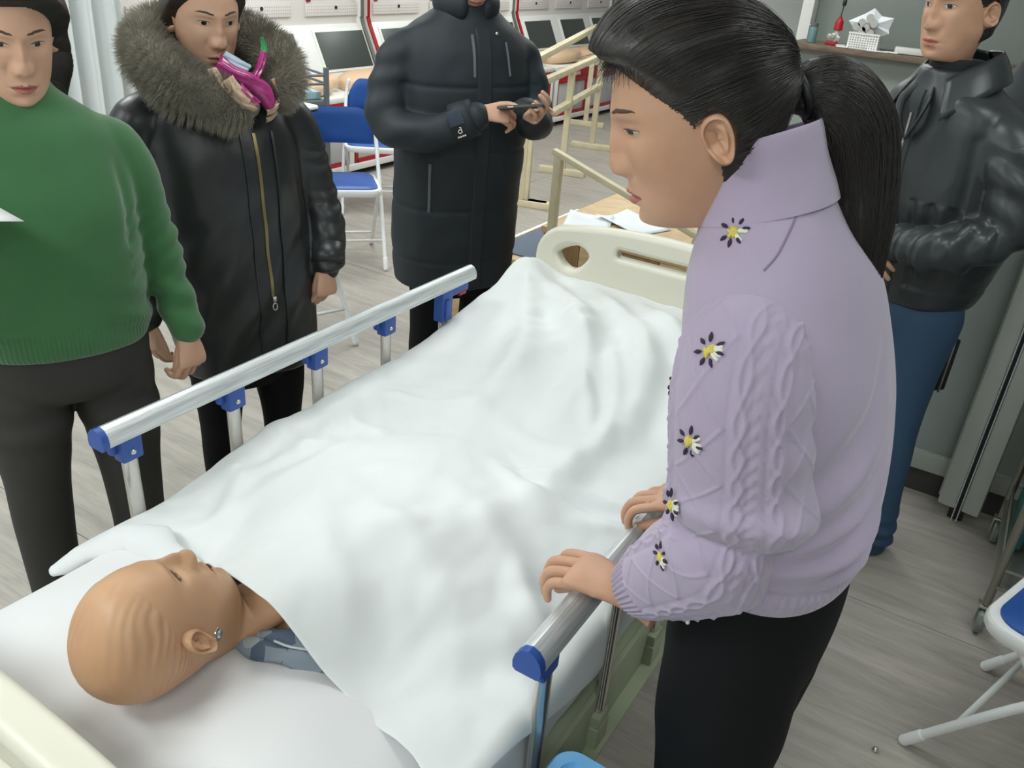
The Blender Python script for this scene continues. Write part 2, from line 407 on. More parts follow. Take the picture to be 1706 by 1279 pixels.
# side rails: a D-shaped aluminium handrail on five oval posts each
prof = [(-0.021, 0.0), (-0.022, 0.012), (-0.019, 0.024), (-0.011, 0.034), (0.0, 0.038), (0.011, 0.034), (0.019, 0.024), (0.022, 0.012), (0.021, 0.0), (0.016, -0.004), (-0.016, -0.004)]
def extr(prof, x, z, y0, y1, ny=2):
    n = len(prof); v = []
    for y in np.linspace(y0, y1, ny): v += [(x + p[0], y, z + p[1]) for p in prof]
    f = grid_faces(ny, n, True); return v, f
for s in (-1, 1):
    x = s * 0.47
    v, f = extr(prof, x, 0.822, 0.012 - 0.55, 1.238 - 0.55); hr = MB().put(v, f).obj('side_rail', M_alu, bed)
    pr2 = [(p[0] * 1.05, p[1] * 1.05 - 0.001) for p in prof]
    v, f = extr(pr2, x, 0.822, -0.55, 0.014 - 0.55); e1 = MB().put(v, f).obj('end_cap', M_blue, hr); e1['label'] = 'blue plastic cap closing the near end of the handrail'
    v, f = extr(prof, x, 0.822, 1.236 - 0.55, 1.246 - 0.55); MB().put(v, f).obj('end_cap', M_alu, hr)
    for k in range(5):
        y = 0.062 + 0.262 * k - 0.55
        lean = 0.006
        a = np.linspace(0, 2 * np.pi, 20, endpoint=False)
        v, f = [], []
        for zz in (0.415, 0.79):
            v += [(x + 0.011 * math.cos(t), y + (zz - 0.8) * -0.02 + 0.017 * math.sin(t), zz) for t in a]
        po = MB().put(v, grid_faces(2, 20, True)).obj('post', M_chrome, hr)
        mb = MB(); mb.box((x, y, 0.402), (0.034, 0.052, 0.055), bev=0.004); mb.box((x, y, 0.44), (0.03, 0.045, 0.03), bev=0.003)
        mb.obj('socket', M_frame, hr)
        mb = MB()
        if k < 4 :
            mb.box((x - s * 0.003, y, 0.797), (0.030, 0.046, 0.052), bev=0.005)
            mb.box((x + s * 0.006, y - 0.026, 0.803), (0.016, 0.018, 0.03), bev=0.004)
        else:
            mb.box((x, y, 0.775), (0.034, 0.05, 0.10), bev=0.006); mb.box((x, y + 0.05, 0.806), (0.026, 0.12, 0.028), bev=0.006)
            mb.box((x - s * 0.02, y - 0.006, 0.765), (0.010, 0.02, 0.06), bev=0.003)
        br = mb.obj('hinge_block', M_blue, hr)
        MB().lathe([(0.0045, -0.003), (0.006, -0.001), (0.006, 0.001), (0.004, 0.003)], (x - s * 0.0185, y, 0.79), 12, axis='X').obj('rivet', M_chrome, po)
    lt = MB().box((x - s * 0.004, 1.19 - 0.55, 0.79), (0.02, 0.035, 0.012), bev=0.003).obj('release_tab', M_red, hr); lt['label'] = 'small red release tab under the rail'

# ---------------------------------------------------------------- mattress, sheet, pillow, top cover
def rbox(c, s, r, nx=24, ny=40):
    return MB().box(c, s, bev=r)
o = rbox((0, 0.55, 0.552), (0.86, 1.98, 0.118), 0.035).obj('mattress', mat('mattress_cloth', rgb(205, 210, 214), 0.8), None)
tag(o, 'thick mattress lying on the hospital bed frame under the sheets', 'mattress')

def drape(name, xs, ys, zfun, edge_x, drop, rad, m, zmin, hemf=None, thick=0.003, y0f=None, y1f=None, nsub=16):
    """cloth laid over the bed: columns run across (with both sides hanging), rows run along the bed"""
    cols = []
    for k in range(nsub + 1): cols.append(('L', 1 - k / nsub))
    for x in xs[1:-1]: cols.append(('T', x))
    for k in range(nsub + 1): cols.append(('R', k / nsub))
    V = np.zeros((len(ys), len(cols), 3))
    for j, t in enumerate(ys):
        for i, (c, q) in enumerate(cols):
            x = q if c == 'T' else (xs[0] if c == 'L' else xs[-1])
            y0 = y0f(x) if y0f else 0; y1 = y1f(x) if y1f else 1
            y = y0 + (y1 - y0) * t
            V[j, i] = (x, y, 0)
            if c != 'T':
                s = -1 if c == 'L' else 1
                L = drop(s, y) * q; a = min(L / rad, math.pi / 2)
                hang = max(L - rad * math.pi / 2, 0)
                V[j, i, 0] = s * (abs(x) + rad * math.sin(a)); V[j, i, 2] = -rad * (1 - math.cos(a)) - hang
                if hemf: V[j, i, 0] += s * hemf(s, y, hang)
    P = V.reshape(-1, 3)
    z = zfun(np.clip(P[:, 0], xs[0], xs[-1]), P[:, 1]); P[:, 2] += z
    nc = len(cols); f = []
    for j in range(len(ys) - 1):
        for i in range(nc - 1): f.append([j * nc + i, j * nc + i + 1, (j + 1) * nc + i + 1, (j + 1) * nc + i])
    o = add(name, vf(P, f), m)
    sd = o.modifiers.new('solid', 'SOLIDIFY'); sd.thickness = thick; sd.offset = -1
    ss = o.modifiers.new('sub', 'SUBSURF'); ss.levels = 1; ss.render_levels = 1
    return o
def nn(x, y, s, off=0.0): return np.array([noise.noise((a * s[0] + off, b * s[1] - off, off)) for a, b in zip(x, y)])
xs = np.linspace(-0.425, 0.425, 60); ys = np.linspace(0, 1, 110)
def z_sheet(x, y): return 0.622 + 0.004 * nn(x, y, (5, 4), 3.1) + 0.006 * gs(y + 0.5, 0.1)
def drop_sheet(s, y): return 0.135 + 0.025 * math.sin(7 * y + s) + 0.02 * noise.noise((y * 5, s * 3.0, 1.0))
o = drape('bed_sheet', xs, ys, z_sheet, 0.425, drop_sheet, 0.03, M_linen2, 0.45, hemf=lambda s, y, h: -0.012 + 0.010 * noise.noise((y * 7, s, 4.0)) * h / 0.05, y0f=lambda x: -0.45, y1f=lambda x: 1.55)
tag(o, 'white bottom sheet hanging over the mattress edge under the top cover', 'sheet')

# pillow
def pillow():
    n, m = 70, 60; v, f = [], []
    for side in (1, -1):
        for j in range(m + 1):
            for i in range(n + 1):
                a, b = 2 * i / n - 1, 2 * j / m - 1
                ex = 1 - 0.05 * (1 - abs(b)) ; ey = 1 - 0.06 * (1 - abs(a))
                e = max(0, 1 - abs(a) ** 3.2) ** 0.55 * max(0, 1 - abs(b) ** 3.2) ** 0.55
                x, y = 0.395 * a * (1 - 0.04 * (1 - b * b)), 0.245 * b * (1 - 0.05 * (1 - a * a))
                dent = gs(math.hypot((x - (-0.03)) / 0.15, (y - 0.005) / 0.17), 1.0)
                z = (0.062 * e * (1 - 0.38 * dent) + 0.006 * noise.noise((x * 7, y * 7, 2)) * e) if side > 0 else -0.032 * e
                z += 0.010 * e * gs(abs(a) - 0.55, 0.2) * (side > 0)
                v.append((x, y, z))
    w1 = n + 1
    for s in range(2):
        o = s * w1 * (m + 1)
        for j in range(m):
            for i in range(n):
                q = [o + j * w1 + i, o + j * w1 + i + 1, o + (j + 1) * w1 + i + 1, o + (j + 1) * w1 + i]
                f.append(q if s == 0 else q[::-1])
    me = vf(v, f); bm = bmesh.new(); bm.from_mesh(me); bmesh.ops.remove_doubles(bm, verts=bm.verts, dist=0.0004); bm.to_mesh(me); bm.free()
    o = add('pillow', me, M_pillow); o.location = (-0.01, -0.262, 0.653); o.rotation_euler = (0, 0, math.radians(-3))
    return o
o = pillow(); tag(o, 'big soft white pillow under the bald manikin head', 'pillow')

# top cover draped over the manikin
def yb(x):
    X = [-0.48, -0.44, -0.40, -0.36, -0.256, -0.172, -0.058, 0.044, 0.111, 0.212, 0.30, 0.368, 0.44, 0.48]
    Y = [-0.11, -0.10, -0.05, -0.024, -0.036, -0.056, -0.078, -0.088, -0.090, -0.090, -0.105, -0.118, -0.15, -0.17]
    return float(np.interp(x, X, Y))
RIDGES = [  # (polyline in plan, height, width)
    ([(-0.44, 1.50), (-0.30, 1.30), (-0.16, 1.02), (-0.12, 0.80)], 0.030, 0.045),
    ([(-0.40, 1.52), (-0.12, 1.28), (0.04, 1.02), (0.08, 0.70)], 0.026, 0.040),
    ([(-0.20, 1.52), (0.10, 1.25), (0.22, 0.95), (0.20, 0.62), (0.24, 0.40)], 0.022, 0.040),
    ([(-0.05, 1.52), (0.26, 1.22), (0.34, 0.92)], 0.020, 0.040),
    ([(0.40, 0.62), (0.22, 0.52), (0.06, 0.60)], -0.010, 0.018),
    ([(0.42, 0.56), (0.24, 0.46), (0.05, 0.55)], 0.012, 0.022),
    ([(-0.42, 0.62), (-0.30, 0.50), (-0.15, 0.47)], 0.014, 0.028),
    ([(-0.44, 0.42), (-0.30, 0.36), (-0.20, 0.38)], 0.012, 0.025),
    ([(-0.43, 0.28), (-0.33, 0.20), (-0.24, 0.06)], 0.016, 0.024),
    ([(-0.36, 0.0), (-0.26, 0.12), (-0.20, 0.30), (-0.16, 0.42)], 0.022, 0.05),
    ([(0.06, -0.06), (0.18, 0.06), (0.34, 0.16), (0.44, 0.30)], 0.014, 0.05),
    ([(0.16, -0.08), (0.30, 0.02), (0.42, 0.10)], -0.012, 0.04),
    ([(0.02, 0.10), (0.14, 0.24), (0.20, 0.40)], 0.012, 0.045),
    ([(-0.10, 0.30), (0.05, 0.36), (0.16, 0.34)], 0.009, 0.035),
    ([(0.28, 0.30), (0.36, 0.22), (0.43, 0.20)], 0.010, 0.03),
    ([(-0.05, 0.74), (0.10, 0.66), (0.26, 0.70)], 0.008, 0.03),
    ([(-0.30, 0.86), (-0.16, 0.74), (-0.05, 0.74)], 0.009, 0.03),
    ([(-0.35, 0.69), (-0.24, 0.70), (-0.10, 0.70)], 0.009, 0.020),
    ([(0.09, 0.54), (0.24, 0.575), (0.38, 0.62)], 0.010, 0.014),
    ([(0.11, 0.52), (0.26, 0.55), (0.38, 0.59)], -0.008, 0.014),
    ([(-0.32, 0.15), (-0.31, 0.30), (-0.25, 0.42)], 0.014, 0.035),
    ([(0.0, 0.20), (0.14, 0.18), (0.28, 0.10)], 0.010, 0.035),
    ([(0.15, 0.36), (0.29, 0.28), (0.40, 0.17)], 0.010, 0.035),
    ([(-0.10, 0.16), (0.05, 0.07), (0.21, -0.03)], 0.008, 0.035),
    ([(0.27, 0.0), (0.33, 0.10), (0.40, 0.17)], 0.008, 0.025),
    ([(0.03, 1.02), (0.12, 0.90), (0.17, 0.80)], 0.010, 0.018),
    ([(0.01, 1.23), (0.16, 0.96), (0.23, 0.72)], 0.010, 0.020),
    ([(-0.30, 1.36), (-0.12, 1.22), (0.0, 1.14)], 0.010, 0.025),
]
def z_cover(x, y):
    z = 0.652 + 0.040 * sstep(0.10, 0.45, y) + 0.085 * sstep(0.85, 1.50, y)
    # the manikin underneath: chest, arms, legs, feet
    wd = 0.17 + 0.12 * sstep(0.0, 0.25, y)
    tor = np.exp(-(np.abs(x - 0.015 - 0.01 * y) / wd) ** 2.6)
    z += 0.150 * tor * (1 - 0.75 * sstep(0.10, 0.62, y)) * (1 - sstep(0.4, 0.75, y))
    z += 0.030 * gs(x, 0.30) * sstep(0.30, 0.55, y) * (1 - sstep(1.1, 1.45, y))
    for sx in (-0.10, 0.13):
        z += 0.022 * gs(x - sx, 0.075) * sstep(0.55, 0.75, y) * (1 - sstep(1.2, 1.4, y))
        z += 0.022 * gs(x - sx, 0.08) * gs(y - 1.36, 0.10)
    z += 0.050 * sstep(0.10, 0.34, x) * (1 - sstep(0.02, 0.36, y))
    z += 0.028 * gs(x + 0.44, 0.07) * sstep(1.38, 1.53, y)
    P = np.stack([x, y], 1)
    wob = 0.035 * nn(x, y, (6, 6), 8.0)
    for pl, h, wd in RIDGES:
        pl = catmull(np.array(pl), 10); best = np.full(len(x), 9.0); tt = np.zeros(len(x))
        for k in range(len(pl) - 1):
            d, t = seg_dist(P, pl[k], pl[k + 1]); m = d < best; best[m] = d[m]; tt[m] = (k + t[m]) / (len(pl) - 1)
        z += (1.05 + 0.3 * sstep(0.4, 0.9, y)) * h * np.exp(-((best + wob * 0.3) / wd) ** 2) * np.minimum(1, 4 * tt + 0.25) * np.minimum(1, 4 * (1 - tt) + 0.1)
    # fine diagonal ripples on the window side, soft unevenness all over
    r = np.sin((x * 0.75 + y * 0.66) * 2 * np.pi / 0.055 + 2.5 * nn(x, y, (5, 5), 1.0))
    z += 0.0034 * r * gs(x + 0.30, 0.11) * gs(y - 0.50, 0.20)
    r2 = np.sin((x * 0.9 - y * 0.3) * 2 * np.pi / 0.06 + 2.0 * nn(x, y, (4, 4), 2.0))
    z += 0.0030 * r2 * gs(x + 0.15, 0.14) * gs(y - 1.22, 0.18)
    z += 0.008 * nn(x, y, (7, 5), 5.5) + 0.0050 * nn(x, y, (17, 12), 9.5) + 0.0018 * nn(x, y, (38, 26), 3.5)
    return z
def drop_cover(s, y):
    if s > 0: return 0.035 + 0.10 * float(sstep(-0.1, 0.4, np.array([y]))[0]) + 0.012 * math.sin(9 * y)
    return 0.15 + 0.02 * noise.noise((y * 4, 2.0, 0))
o = drape('top_cover', np.linspace(-0.43, 0.43, 110), np.linspace(0, 1, 190), z_cover, 0.43, drop_cover, 0.032, M_linen, 0.5,
          hemf=lambda s, y, h: 0.006 + 0.014 * noise.noise((y * 6, s * 2, 7.0)) * min(1, h / 0.05), y0f=yb, y1f=lambda x: 1.575, nsub=14)
o.data.update()
tag(o, 'white cover sheet draped over the manikin body on the hospital bed', 'sheet')
# loose twisted fold of the bottom sheet lying beside the pillow
P = catmull([(-0.452, -0.13, 0.625), (-0.41, -0.07, 0.655), (-0.355, -0.022, 0.676), (-0.28, -0.020, 0.684), (-0.20, -0.02, 0.672)], 50)
v, f = tube(P, 0.006 + 0.016 * np.sin(np.linspace(0.15, 2.95, 50)) + 0.002 * np.sin(np.linspace(0, 22, 50)), 14, ends=1, sq=1.8)
me = vf(v, f); wrinkle(me, lambda P: .005 * nz(P, (22, 22, 60)))
o = add('folded_sheet_corner', me, M_linen2); tag(o, 'bunched corner of white sheet beside the pillow on the far side of the manikin', 'sheet')
# ---------------------------------------------------------------- anatomy
HEAD_ROWS = np.array([  # front y, front z, back y, back z, half width
    (-.012, .124, -.012, .124, 0), (.012, .122, -.036, .122, .022), (.036, .115, -.062, .113, .043), (.060, .097, -.088, .094, .060), (.078, .070, -.104, .066, .070),
    (.086, .042, -.109, .038, .0755), (.086, .012, -.105, .008, .0755), (.084, -.015, -.092, -.022, .0725), (.084, -.042, -.076, -.050, .0675),
    (.084, -.066, -.064, -.075, .061), (.081, -.090, -.060, -.098, .0525), (.072, -.107, -.060, -.114, .0455), (.055, -.116, -.061, -.127, .044),
    (.033, -.123, -.064, -.141, .0475), (.021, -.142, -.067, -.158, .051), (.013, -.170, -.072, -.180, .053), (.009, -.205, -.078, -.21, .058), (.010, -.235, -.086, -.24, .075)])
def head_mesh(scale=1.0, female=True, mouth_open=0.0, nose=1.0, jaw=1.0, nz_=170, nt=200):
    rows = HEAD_ROWS.copy()
    if not female: rows[8:12, 4] *= 1.06; rows[13:, 4] *= 1.10
    rows[8:12, 4] *= jaw
    R = catmull(rows, nz_); R[0, 4] = 0
    s = np.linspace(-1, 1, nt, endpoint=False)          # 0 = face centre; denser in front
    th = np.pi / 2 + np.pi * (0.45 * s + 0.55 * s ** 3) * 1.0
    ca, sa = np.cos(th), np.sin(th); e = 2.15
    xx = -np.sign(ca) * np.abs(ca) ** (2 / e); yy = np.sign(sa) * np.abs(sa) ** (2 / e)
    c = (R[:, 0] + R[:, 2]) / 2; d = (R[:, 0] - R[:, 2]) / 2
    X = R[:, 4:5] * xx; Y = c[:, None] + d[:, None] * yy
    Z = R[:, 3:4] + (R[:, 1:2] - R[:, 3:4]) * (yy + 1) / 2
    f = np.clip(yy, 0, 1) ** 0.5 * (Z > -0.13); ax = np.abs(X)
    D = np.zeros_like(X)
    D += .0045 * gs(Z - .036, .010) * gs(ax - .026, .026)
    D += -.012 * gs(ax - .032, .019) * gs(Z - .019, .014)
    D += .0075 * gs(ax - .032, .013) * gs(Z - .020, .0085)
    D += -.0022 * gs(ax - .032, .015) * gs(Z - .0285, .0028)
    D += -.0015 * gs(ax - .032, .013) * gs(Z - .0095, .003)
    ns_ = .011 * gs(X, .0085) * gs(Z - .006, .022) + .034 * gs(X, .0125) * np.exp(-np.abs((Z + .0255) / .0125) ** 2.6) + .010 * gs(X, .009) * gs(Z + .008, .014) + .0105 * gs(ax - .0140, .0068) * gs(Z + .0285, .0080)
    D += nose * .0215 * np.tanh(ns_ / .0215) - .006 * gs(ax - .0065, .0032) * gs(Z + .0365, .0032)
    D += -.004 * gs(ax - .024, .008) * gs(Z + .030, .012)
    D += .0030 * gs(X, .022) * gs(Z + .050, .010) - .0016 * gs(X, .003) * gs(Z + .048, .006)
    D += .0060 * gs(X, .017) * gs(Z + .0585, .0045) + .0068 * gs(X, .015) * gs(Z + .0715, .0055)
    D += -(.0055 + .012 * mouth_open) * gs(X, .0215) * gs(Z + .065, .0017 + .0028 * mouth_open)
    D += -.0035 * gs(X, .02) * gs(Z + .083, .006) + .0060 * gs(X, .017) * gs(Z + .100, .011)
    D += .0045 * gs(ax - .045, .018) * gs(Z + .014, .022) - .003 * gs(ax - .046, .014) * gs(Z + .055, .02)
    Y = Y + D * f
    v = np.stack([X, Y, Z], -1).reshape(-1, 3) * scale
    return v, grid_faces(nz_, nt, True), nz_, nt
def ear_mesh(side, scale=1.0):
    """ear standing off the side of the head; rim, hollow, lobe"""
    nr, na = 16, 44; v, f = [], []
    for r_ in range(nr + 1):
        r = r_ / nr
        for k in range(na):
            a = 2 * math.pi * k / na
            ly = 0.0165 * math.cos(a) * (1.0 + 0.22 * math.sin(a)); lz = 0.031 * math.sin(a) - 0.002 * math.cos(a)
            o = 0.0095 * math.exp(-((r - .83) / .13) ** 2) * (1 - 0.85 * math.exp(-((a - math.pi * 2 * (a > math.pi)) / 0.55) ** 2))
            o += 0.006 * math.exp(-((r - .50) / .13) ** 2) * (0.5 - 0.5 * math.cos(a))
            o += -0.006 * math.exp(-(r / .33) ** 2)
            o += 0.004 * math.exp(-((r - .75) / .2) ** 2) * math.exp(-((a - 0.15) / 0.35) ** 2)      # tragus
            o += 0.004 * math.exp(-((lz + 0.024) / .008) ** 2)                                        # lobe
            if r > 0.97: o = -0.002
            v.append((o + 0.007 - 0.5 * ly * 0.9, ly * r, lz * r))
    for i in range(nr):
        for k in range(na): f.append([i * na + k, i * na + (k + 1) % na, (i + 1) * na + (k + 1) % na, (i + 1) * na + k])
    b = len(v)
    for k in range(na):
        a = 2 * math.pi * k / na; v.append((-0.012, 0.010 * math.cos(a) + 0.004, 0.024 * math.sin(a)))
    for k in range(na): f.append([nr * na + k, nr * na + (k + 1) % na, b + (k + 1) % na, b + k])
    v = np.array(v); v[:, 0] *= 1.0
    t = math.radians(-10); cy, sy = math.cos(t), math.sin(t)
    y, z = v[:, 1] * cy - v[:, 2] * sy, v[:, 1] * sy + v[:, 2] * cy
    v = np.stack([v[:, 0] + 0.0735, y - 0.012, z - 0.004], 1)
    if side < 0: v[:, 0] *= -1; f = [q[::-1] for q in f]
    return v * scale, f

class Head:
    """head, neck and ears in one skin mesh, with patches of its own surface for brows, lips, eyes and the hair cap"""
    def __init__(self, M, pos, scale=1.0, neck_to=None, female=True, **kw):
        self.local, self.f, self.nz, self.nt = head_mesh(scale, female, **kw)
        self.M, self.pos, self.s = np.asarray(M, float), np.asarray(pos, float), scale
        self.v = xform(self.local, self.M, self.pos)
        self.off = np.zeros(3)
        if neck_to is not None:
            base = xform(np.array([[0, -.038, -.235]]) * scale, self.M, self.pos)[0]
            t = sstep(-.095, -.235, self.local[:, 2] / scale)
            self.v = self.v + t[:, None] * (np.asarray(neck_to, float) - base)
        self.parts = [(self.v, self.f)]
        for sd in (-1, 1):
            ev, ef = ear_mesh(sd, scale); self.parts.append((xform(ev, self.M, self.pos), ef))
        me = vf(self.v, self.f); self.n = no_of(me); bpy.data.meshes.remove(me)
    def pt(self, p): return xform(np.array([p]) * self.s, self.M, self.pos)[0]
    def patch(self, name, mask, m, parent, off=0.0006, thick=None, noise_amp=0.0, noise_s=60, back=-0.002):
        """lift the faces whose centre satisfies mask(local xyz in head units) off the skin; thick(local) gives a varying thickness"""
        L = self.local / self.s; q = np.array([ff for ff in self.f if len(ff) == 4])
        cen = L[q].mean(1); sel = q[mask(cen)]
        ids = np.unique(sel); mp = -np.ones(len(L), int); mp[ids] = np.arange(len(ids))
        o = np.full(len(ids), off) if thick is None else thick(L[ids])
        if noise_amp: o = o + noise_amp * nz(L[ids], noise_s) * (o > 0.001)
        P = self.v[ids] + self.n[ids] * (o * self.s)[:, None]
        ob = add(name, vf(P, mp[sel]), m, parent)
        return ob

def _strip(self, name, xz, wd, m, par):
    L = self.local / self.s; fr = np.where((L[:, 1] > .03) & (L[:, 2] > -.13))[0]; c, nn4 = [], []
    for x, z in xz:
        d = (L[fr, 0] - x) ** 2 + (L[fr, 2] - z) ** 2; k = fr[np.argsort(d)[:4]]; ww = 1 / (d[np.argsort(d)[:4]] + 1e-7); ww /= ww.sum()
        c.append((self.v[k] * ww[:, None]).sum(0)); nn4.append((self.n[k] * ww[:, None]).sum(0))
    c, nn4 = np.array(c), np.array(nn4); T = np.gradient(c, axis=0); T /= np.linalg.norm(T, axis=1)[:, None]; sdv = np.cross(T, nn4); v = []
    for i in range(len(c)):
        w_ = wd * self.s * .5 * (1 - abs(2 * i / (len(c) - 1) - .9) ** 3 * .75)
        for a_, h_ in ((-1, .0003), (-.4, .0011), (.4, .0011), (1, .0003)): v.append(c[i] + sdv[i] * a_ * max(w_, .0003) + nn4[i] * h_)
    f = [[i * 4 + k, i * 4 + k + 1, (i + 1) * 4 + k + 1, (i + 1) * 4 + k] for i in range(len(c) - 1) for k in range(3)]
    return add(name, vf(v, f), m, par)
Head.strip = _strip
FING = [((.0285, .082), (.042, .025, .019), .0088), ((.0085, .088), (.046, .029, .020), .009), ((-.0125, .084), (.042, .027, .019), .0086), ((-.032, .074), (.033, .020, .017), .0075)]
def hand_parts(curl=(35, 40, 25), spread=4, thumb=(35, 20, 15), thumb_down=10, side=1, per=None, scale=1.0, forearm=0.045, wr=0.026, curlf=None):
    """closed shapes of a hand in its own frame: wrist at the origin, fingers towards +Y, back of the hand towards +Z, thumb on +X (side=-1 mirrors)"""
    P = []
    P.append(loft([(0, -forearm, 0.0, wr * 1.15, wr * 0.95), (0, -0.02, 0, wr, wr * 0.74), (0.001, 0.012, 0, wr * 1.12, wr * 0.70), (0.0, 0.045, 0.001, 0.037, 0.0155), (-0.0015, 0.072, 0.001, 0.0415, 0.0135), (-0.002, 0.088, -0.001, 0.0385, 0.010)], 28, 26))
    v, f = P[0]
    # loft() stacks rings in z: turn it so it runs along y
    R = catmull(np.array([(0, -forearm, 0.0, wr * 1.15, wr * 0.95), (0, -0.02, 0, wr, wr * 0.74), (0.001, 0.012, 0, wr * 1.12, wr * 0.70), (0.0, 0.045, 0.001, 0.037, 0.0155), (-0.0015, 0.072, 0.001, 0.0415, 0.0135), (-0.002, 0.088, -0.001, 0.0385, 0.010)]), 26)
    a = np.linspace(0, 2 * np.pi, 28, endpoint=False)
    v = np.stack([R[:, 0:1] + R[:, 3:4] * np.cos(a), np.repeat(R[:, 1:2], 28, 1), R[:, 2:3] + R[:, 4:5] * np.sin(a)], -1).reshape(-1, 3)
    P = [(v, grid_faces(26, 28, True))]
    for k, ((bx, by), Ls, r) in enumerate(FING):
        cu = curlf[k] if curlf else (per[k] if per else curl)
        ang = 0.0; p = np.array([bx, by - 0.012, 0.001]); pts = [np.array([bx * 0.9, by - 0.035, 0.0]), p.copy()]
        sp = math.radians((1.5 - k) * spread)
        ang = 0
        for L, c in zip(Ls, cu):
            ang += math.radians(c)
            p = p + (L + (0.012 if L == Ls[0] else 0)) * np.array([math.sin(sp) * math.cos(ang), math.cos(sp) * math.cos(ang), -math.sin(ang)])
            pts.append(p.copy())
        pts = np.array(pts); rr = np.array([r * 1.0, r * 1.08, r * 1.02, r * 0.95, r * 0.82])
        n = 22; t = np.linspace(0, 1, n); Q = np.stack([np.interp(t * 4, range(5), pts[:, i]) for i in range(3)], 1)
        for _ in range(2): Q[1:-1] = (Q[:-2] + 2 * Q[1:-1] + Q[2:]) / 4
        P.append(tube(Q, np.interp(t * 4, range(5), rr), 12, ends=1, sq=0.95))
    a0, a1, a2 = [math.radians(x) for x in thumb]; td = math.radians(thumb_down)
    p = np.array([0.018, 0.018, -0.005]); pts = [p]
    ang = math.pi / 2 - a0
    for L, da in ((.042, 0), (.032, a1), (.025, a2)):
        ang += da; p = p + L * np.array([math.cos(ang) * math.cos(td), math.sin(ang), -math.sin(td)]) ; pts.append(p)
    pts = np.array(pts); n = 18; t = np.linspace(0, 1, n); Q = np.stack([np.interp(t * 3, range(4), pts[:, i]) for i in range(3)], 1)
    for _ in range(2): Q[1:-1] = (Q[:-2] + 2 * Q[1:-1] + Q[2:]) / 4
    P.append(tube(Q, np.interp(t * 3, range(4), [.0155, .0125, .0105, .0085]), 12, ends=1))
    out = []
    for v, f in P:
        v = np.array(v) * scale
        if side < 0: v[:, 0] *= -1; f = [q[::-1] for q in f]
        out.append((v, f))
    return out
def hand_frame(f, up):
    """columns: thumb-side axis, finger direction, back-of-hand direction"""
    f = np.array(f, float); f /= np.linalg.norm(f); u = np.array(up, float); u -= f * (u @ f); u /= np.linalg.norm(u)
    return np.stack([np.cross(f, u), f, u], 1)
def hand_mesh(wrist, fdir, up, voxel=0.0025, **kw):
    M = hand_frame(fdir, up)
    me = union([(xform(v, M, wrist), f) for v, f in hand_parts(**kw)], voxel, 5)
    co = co_of(me); f = [list(p.vertices) for p in me.polygons]; bpy.data.meshes.remove(me)
    return co, f
def skin_mat(name, c, c2): return mat(name, c, 0.5, var=(14, c2, 4), bump=(160, 0.12, 0.0008), sss=0.12)
M_skinA = skin_mat('light_skin', rgb(216, 174, 148), rgb(206, 160, 134))
M_skinB = skin_mat('tan_skin', rgb(206, 162, 134), rgb(192, 146, 118))
M_hair = mat('black_hair', rgb(30, 27, 26), 0.42, spec=0.5, var=(30, rgb(44, 38, 34), 3), bump=(90, 0.5, 0.002))
M_brow = mat('dark_brow', rgb(74, 58, 50), 0.7)
M_lip = mat('lip', rgb(178, 108, 98), 0.45)
M_eyew = mat('eye_white', rgb(206, 198, 190), 0.3)
M_iris = mat('dark_iris', rgb(38, 28, 24), 0.15)
def face_parts(H, par, brow=M_brow, lips=M_lip, open_=1.0):
    ax = lambda L: np.abs(L[:, 0])
    H.patch('lips', lambda L: (L[:, 1] > 0.05) & (np.abs(L[:, 2] + .065) < (.0098 - .0030 * gs(L[:, 0], .004) * (L[:, 2] > -.065)) * np.clip(1 - (ax(L) / .0245) ** 2, 0, 1)) & (ax(L) < .0245), lips, par, 0.0004)
    hh = .0052 * open_
    for sd in (-1, 1):
        on = lambda L: sd * L[:, 0] > 0
        H.strip('eyebrow', [(sd * x, .0395 + .0042 * math.sin(math.pi * min(1, (x - .013) / .037) * .85)) for x in np.linspace(.013, .050, 14)], .0048, brow, par)
        ew = H.patch('eye', lambda L: on(L) & (L[:, 1] > 0.03) & (np.abs(L[:, 2] - .0185) < hh * np.clip(1 - ((ax(L) - .032) / .0142) ** 2, 0, 1)) , M_eyew, par, 0.0005)
        H.patch('iris', lambda L: on(L) & (L[:, 1] > 0.03) & (np.abs(L[:, 2] - .0185) < hh * np.clip(1 - ((ax(L) - .032) / .0142) ** 2, 0, 1)) & (np.hypot(ax(L) - .032, L[:, 2] - .0185) < .0056), M_iris, ew, 0.0009)
        H.strip('eyelash_line', [(sd * x, .0187 + hh * max(0, 1 - ((x - .032) / .0146) ** 2)) for x in np.linspace(.0185, .0465, 14)], .0016, brow, par)

def strands(name, pts, radius, m, parent, taper=True):
    """hair strands: pts is an array (count, points, 3) -> one hair-curves object"""
    cu = bpy.data.hair_curves.new(name); n, k, _ = pts.shape
    cu.add_curves([k] * n)
    cu.attributes['position'].data.foreach_set('vector', pts.astype(np.float32).ravel())
    ra = cu.attributes.new('radius', 'FLOAT', 'POINT')
    r = np.broadcast_to(radius * (np.linspace(1, 0.25, k) if taper else np.ones(k)), (n, k)).astype(np.float32)
    ra.data.foreach_set('value', r.ravel())
    o = bpy.data.objects.new(name, cu); C.objects.link(o); cu.materials.append(m); o.parent = parent; o['kind'] = 'stuff'
    return o

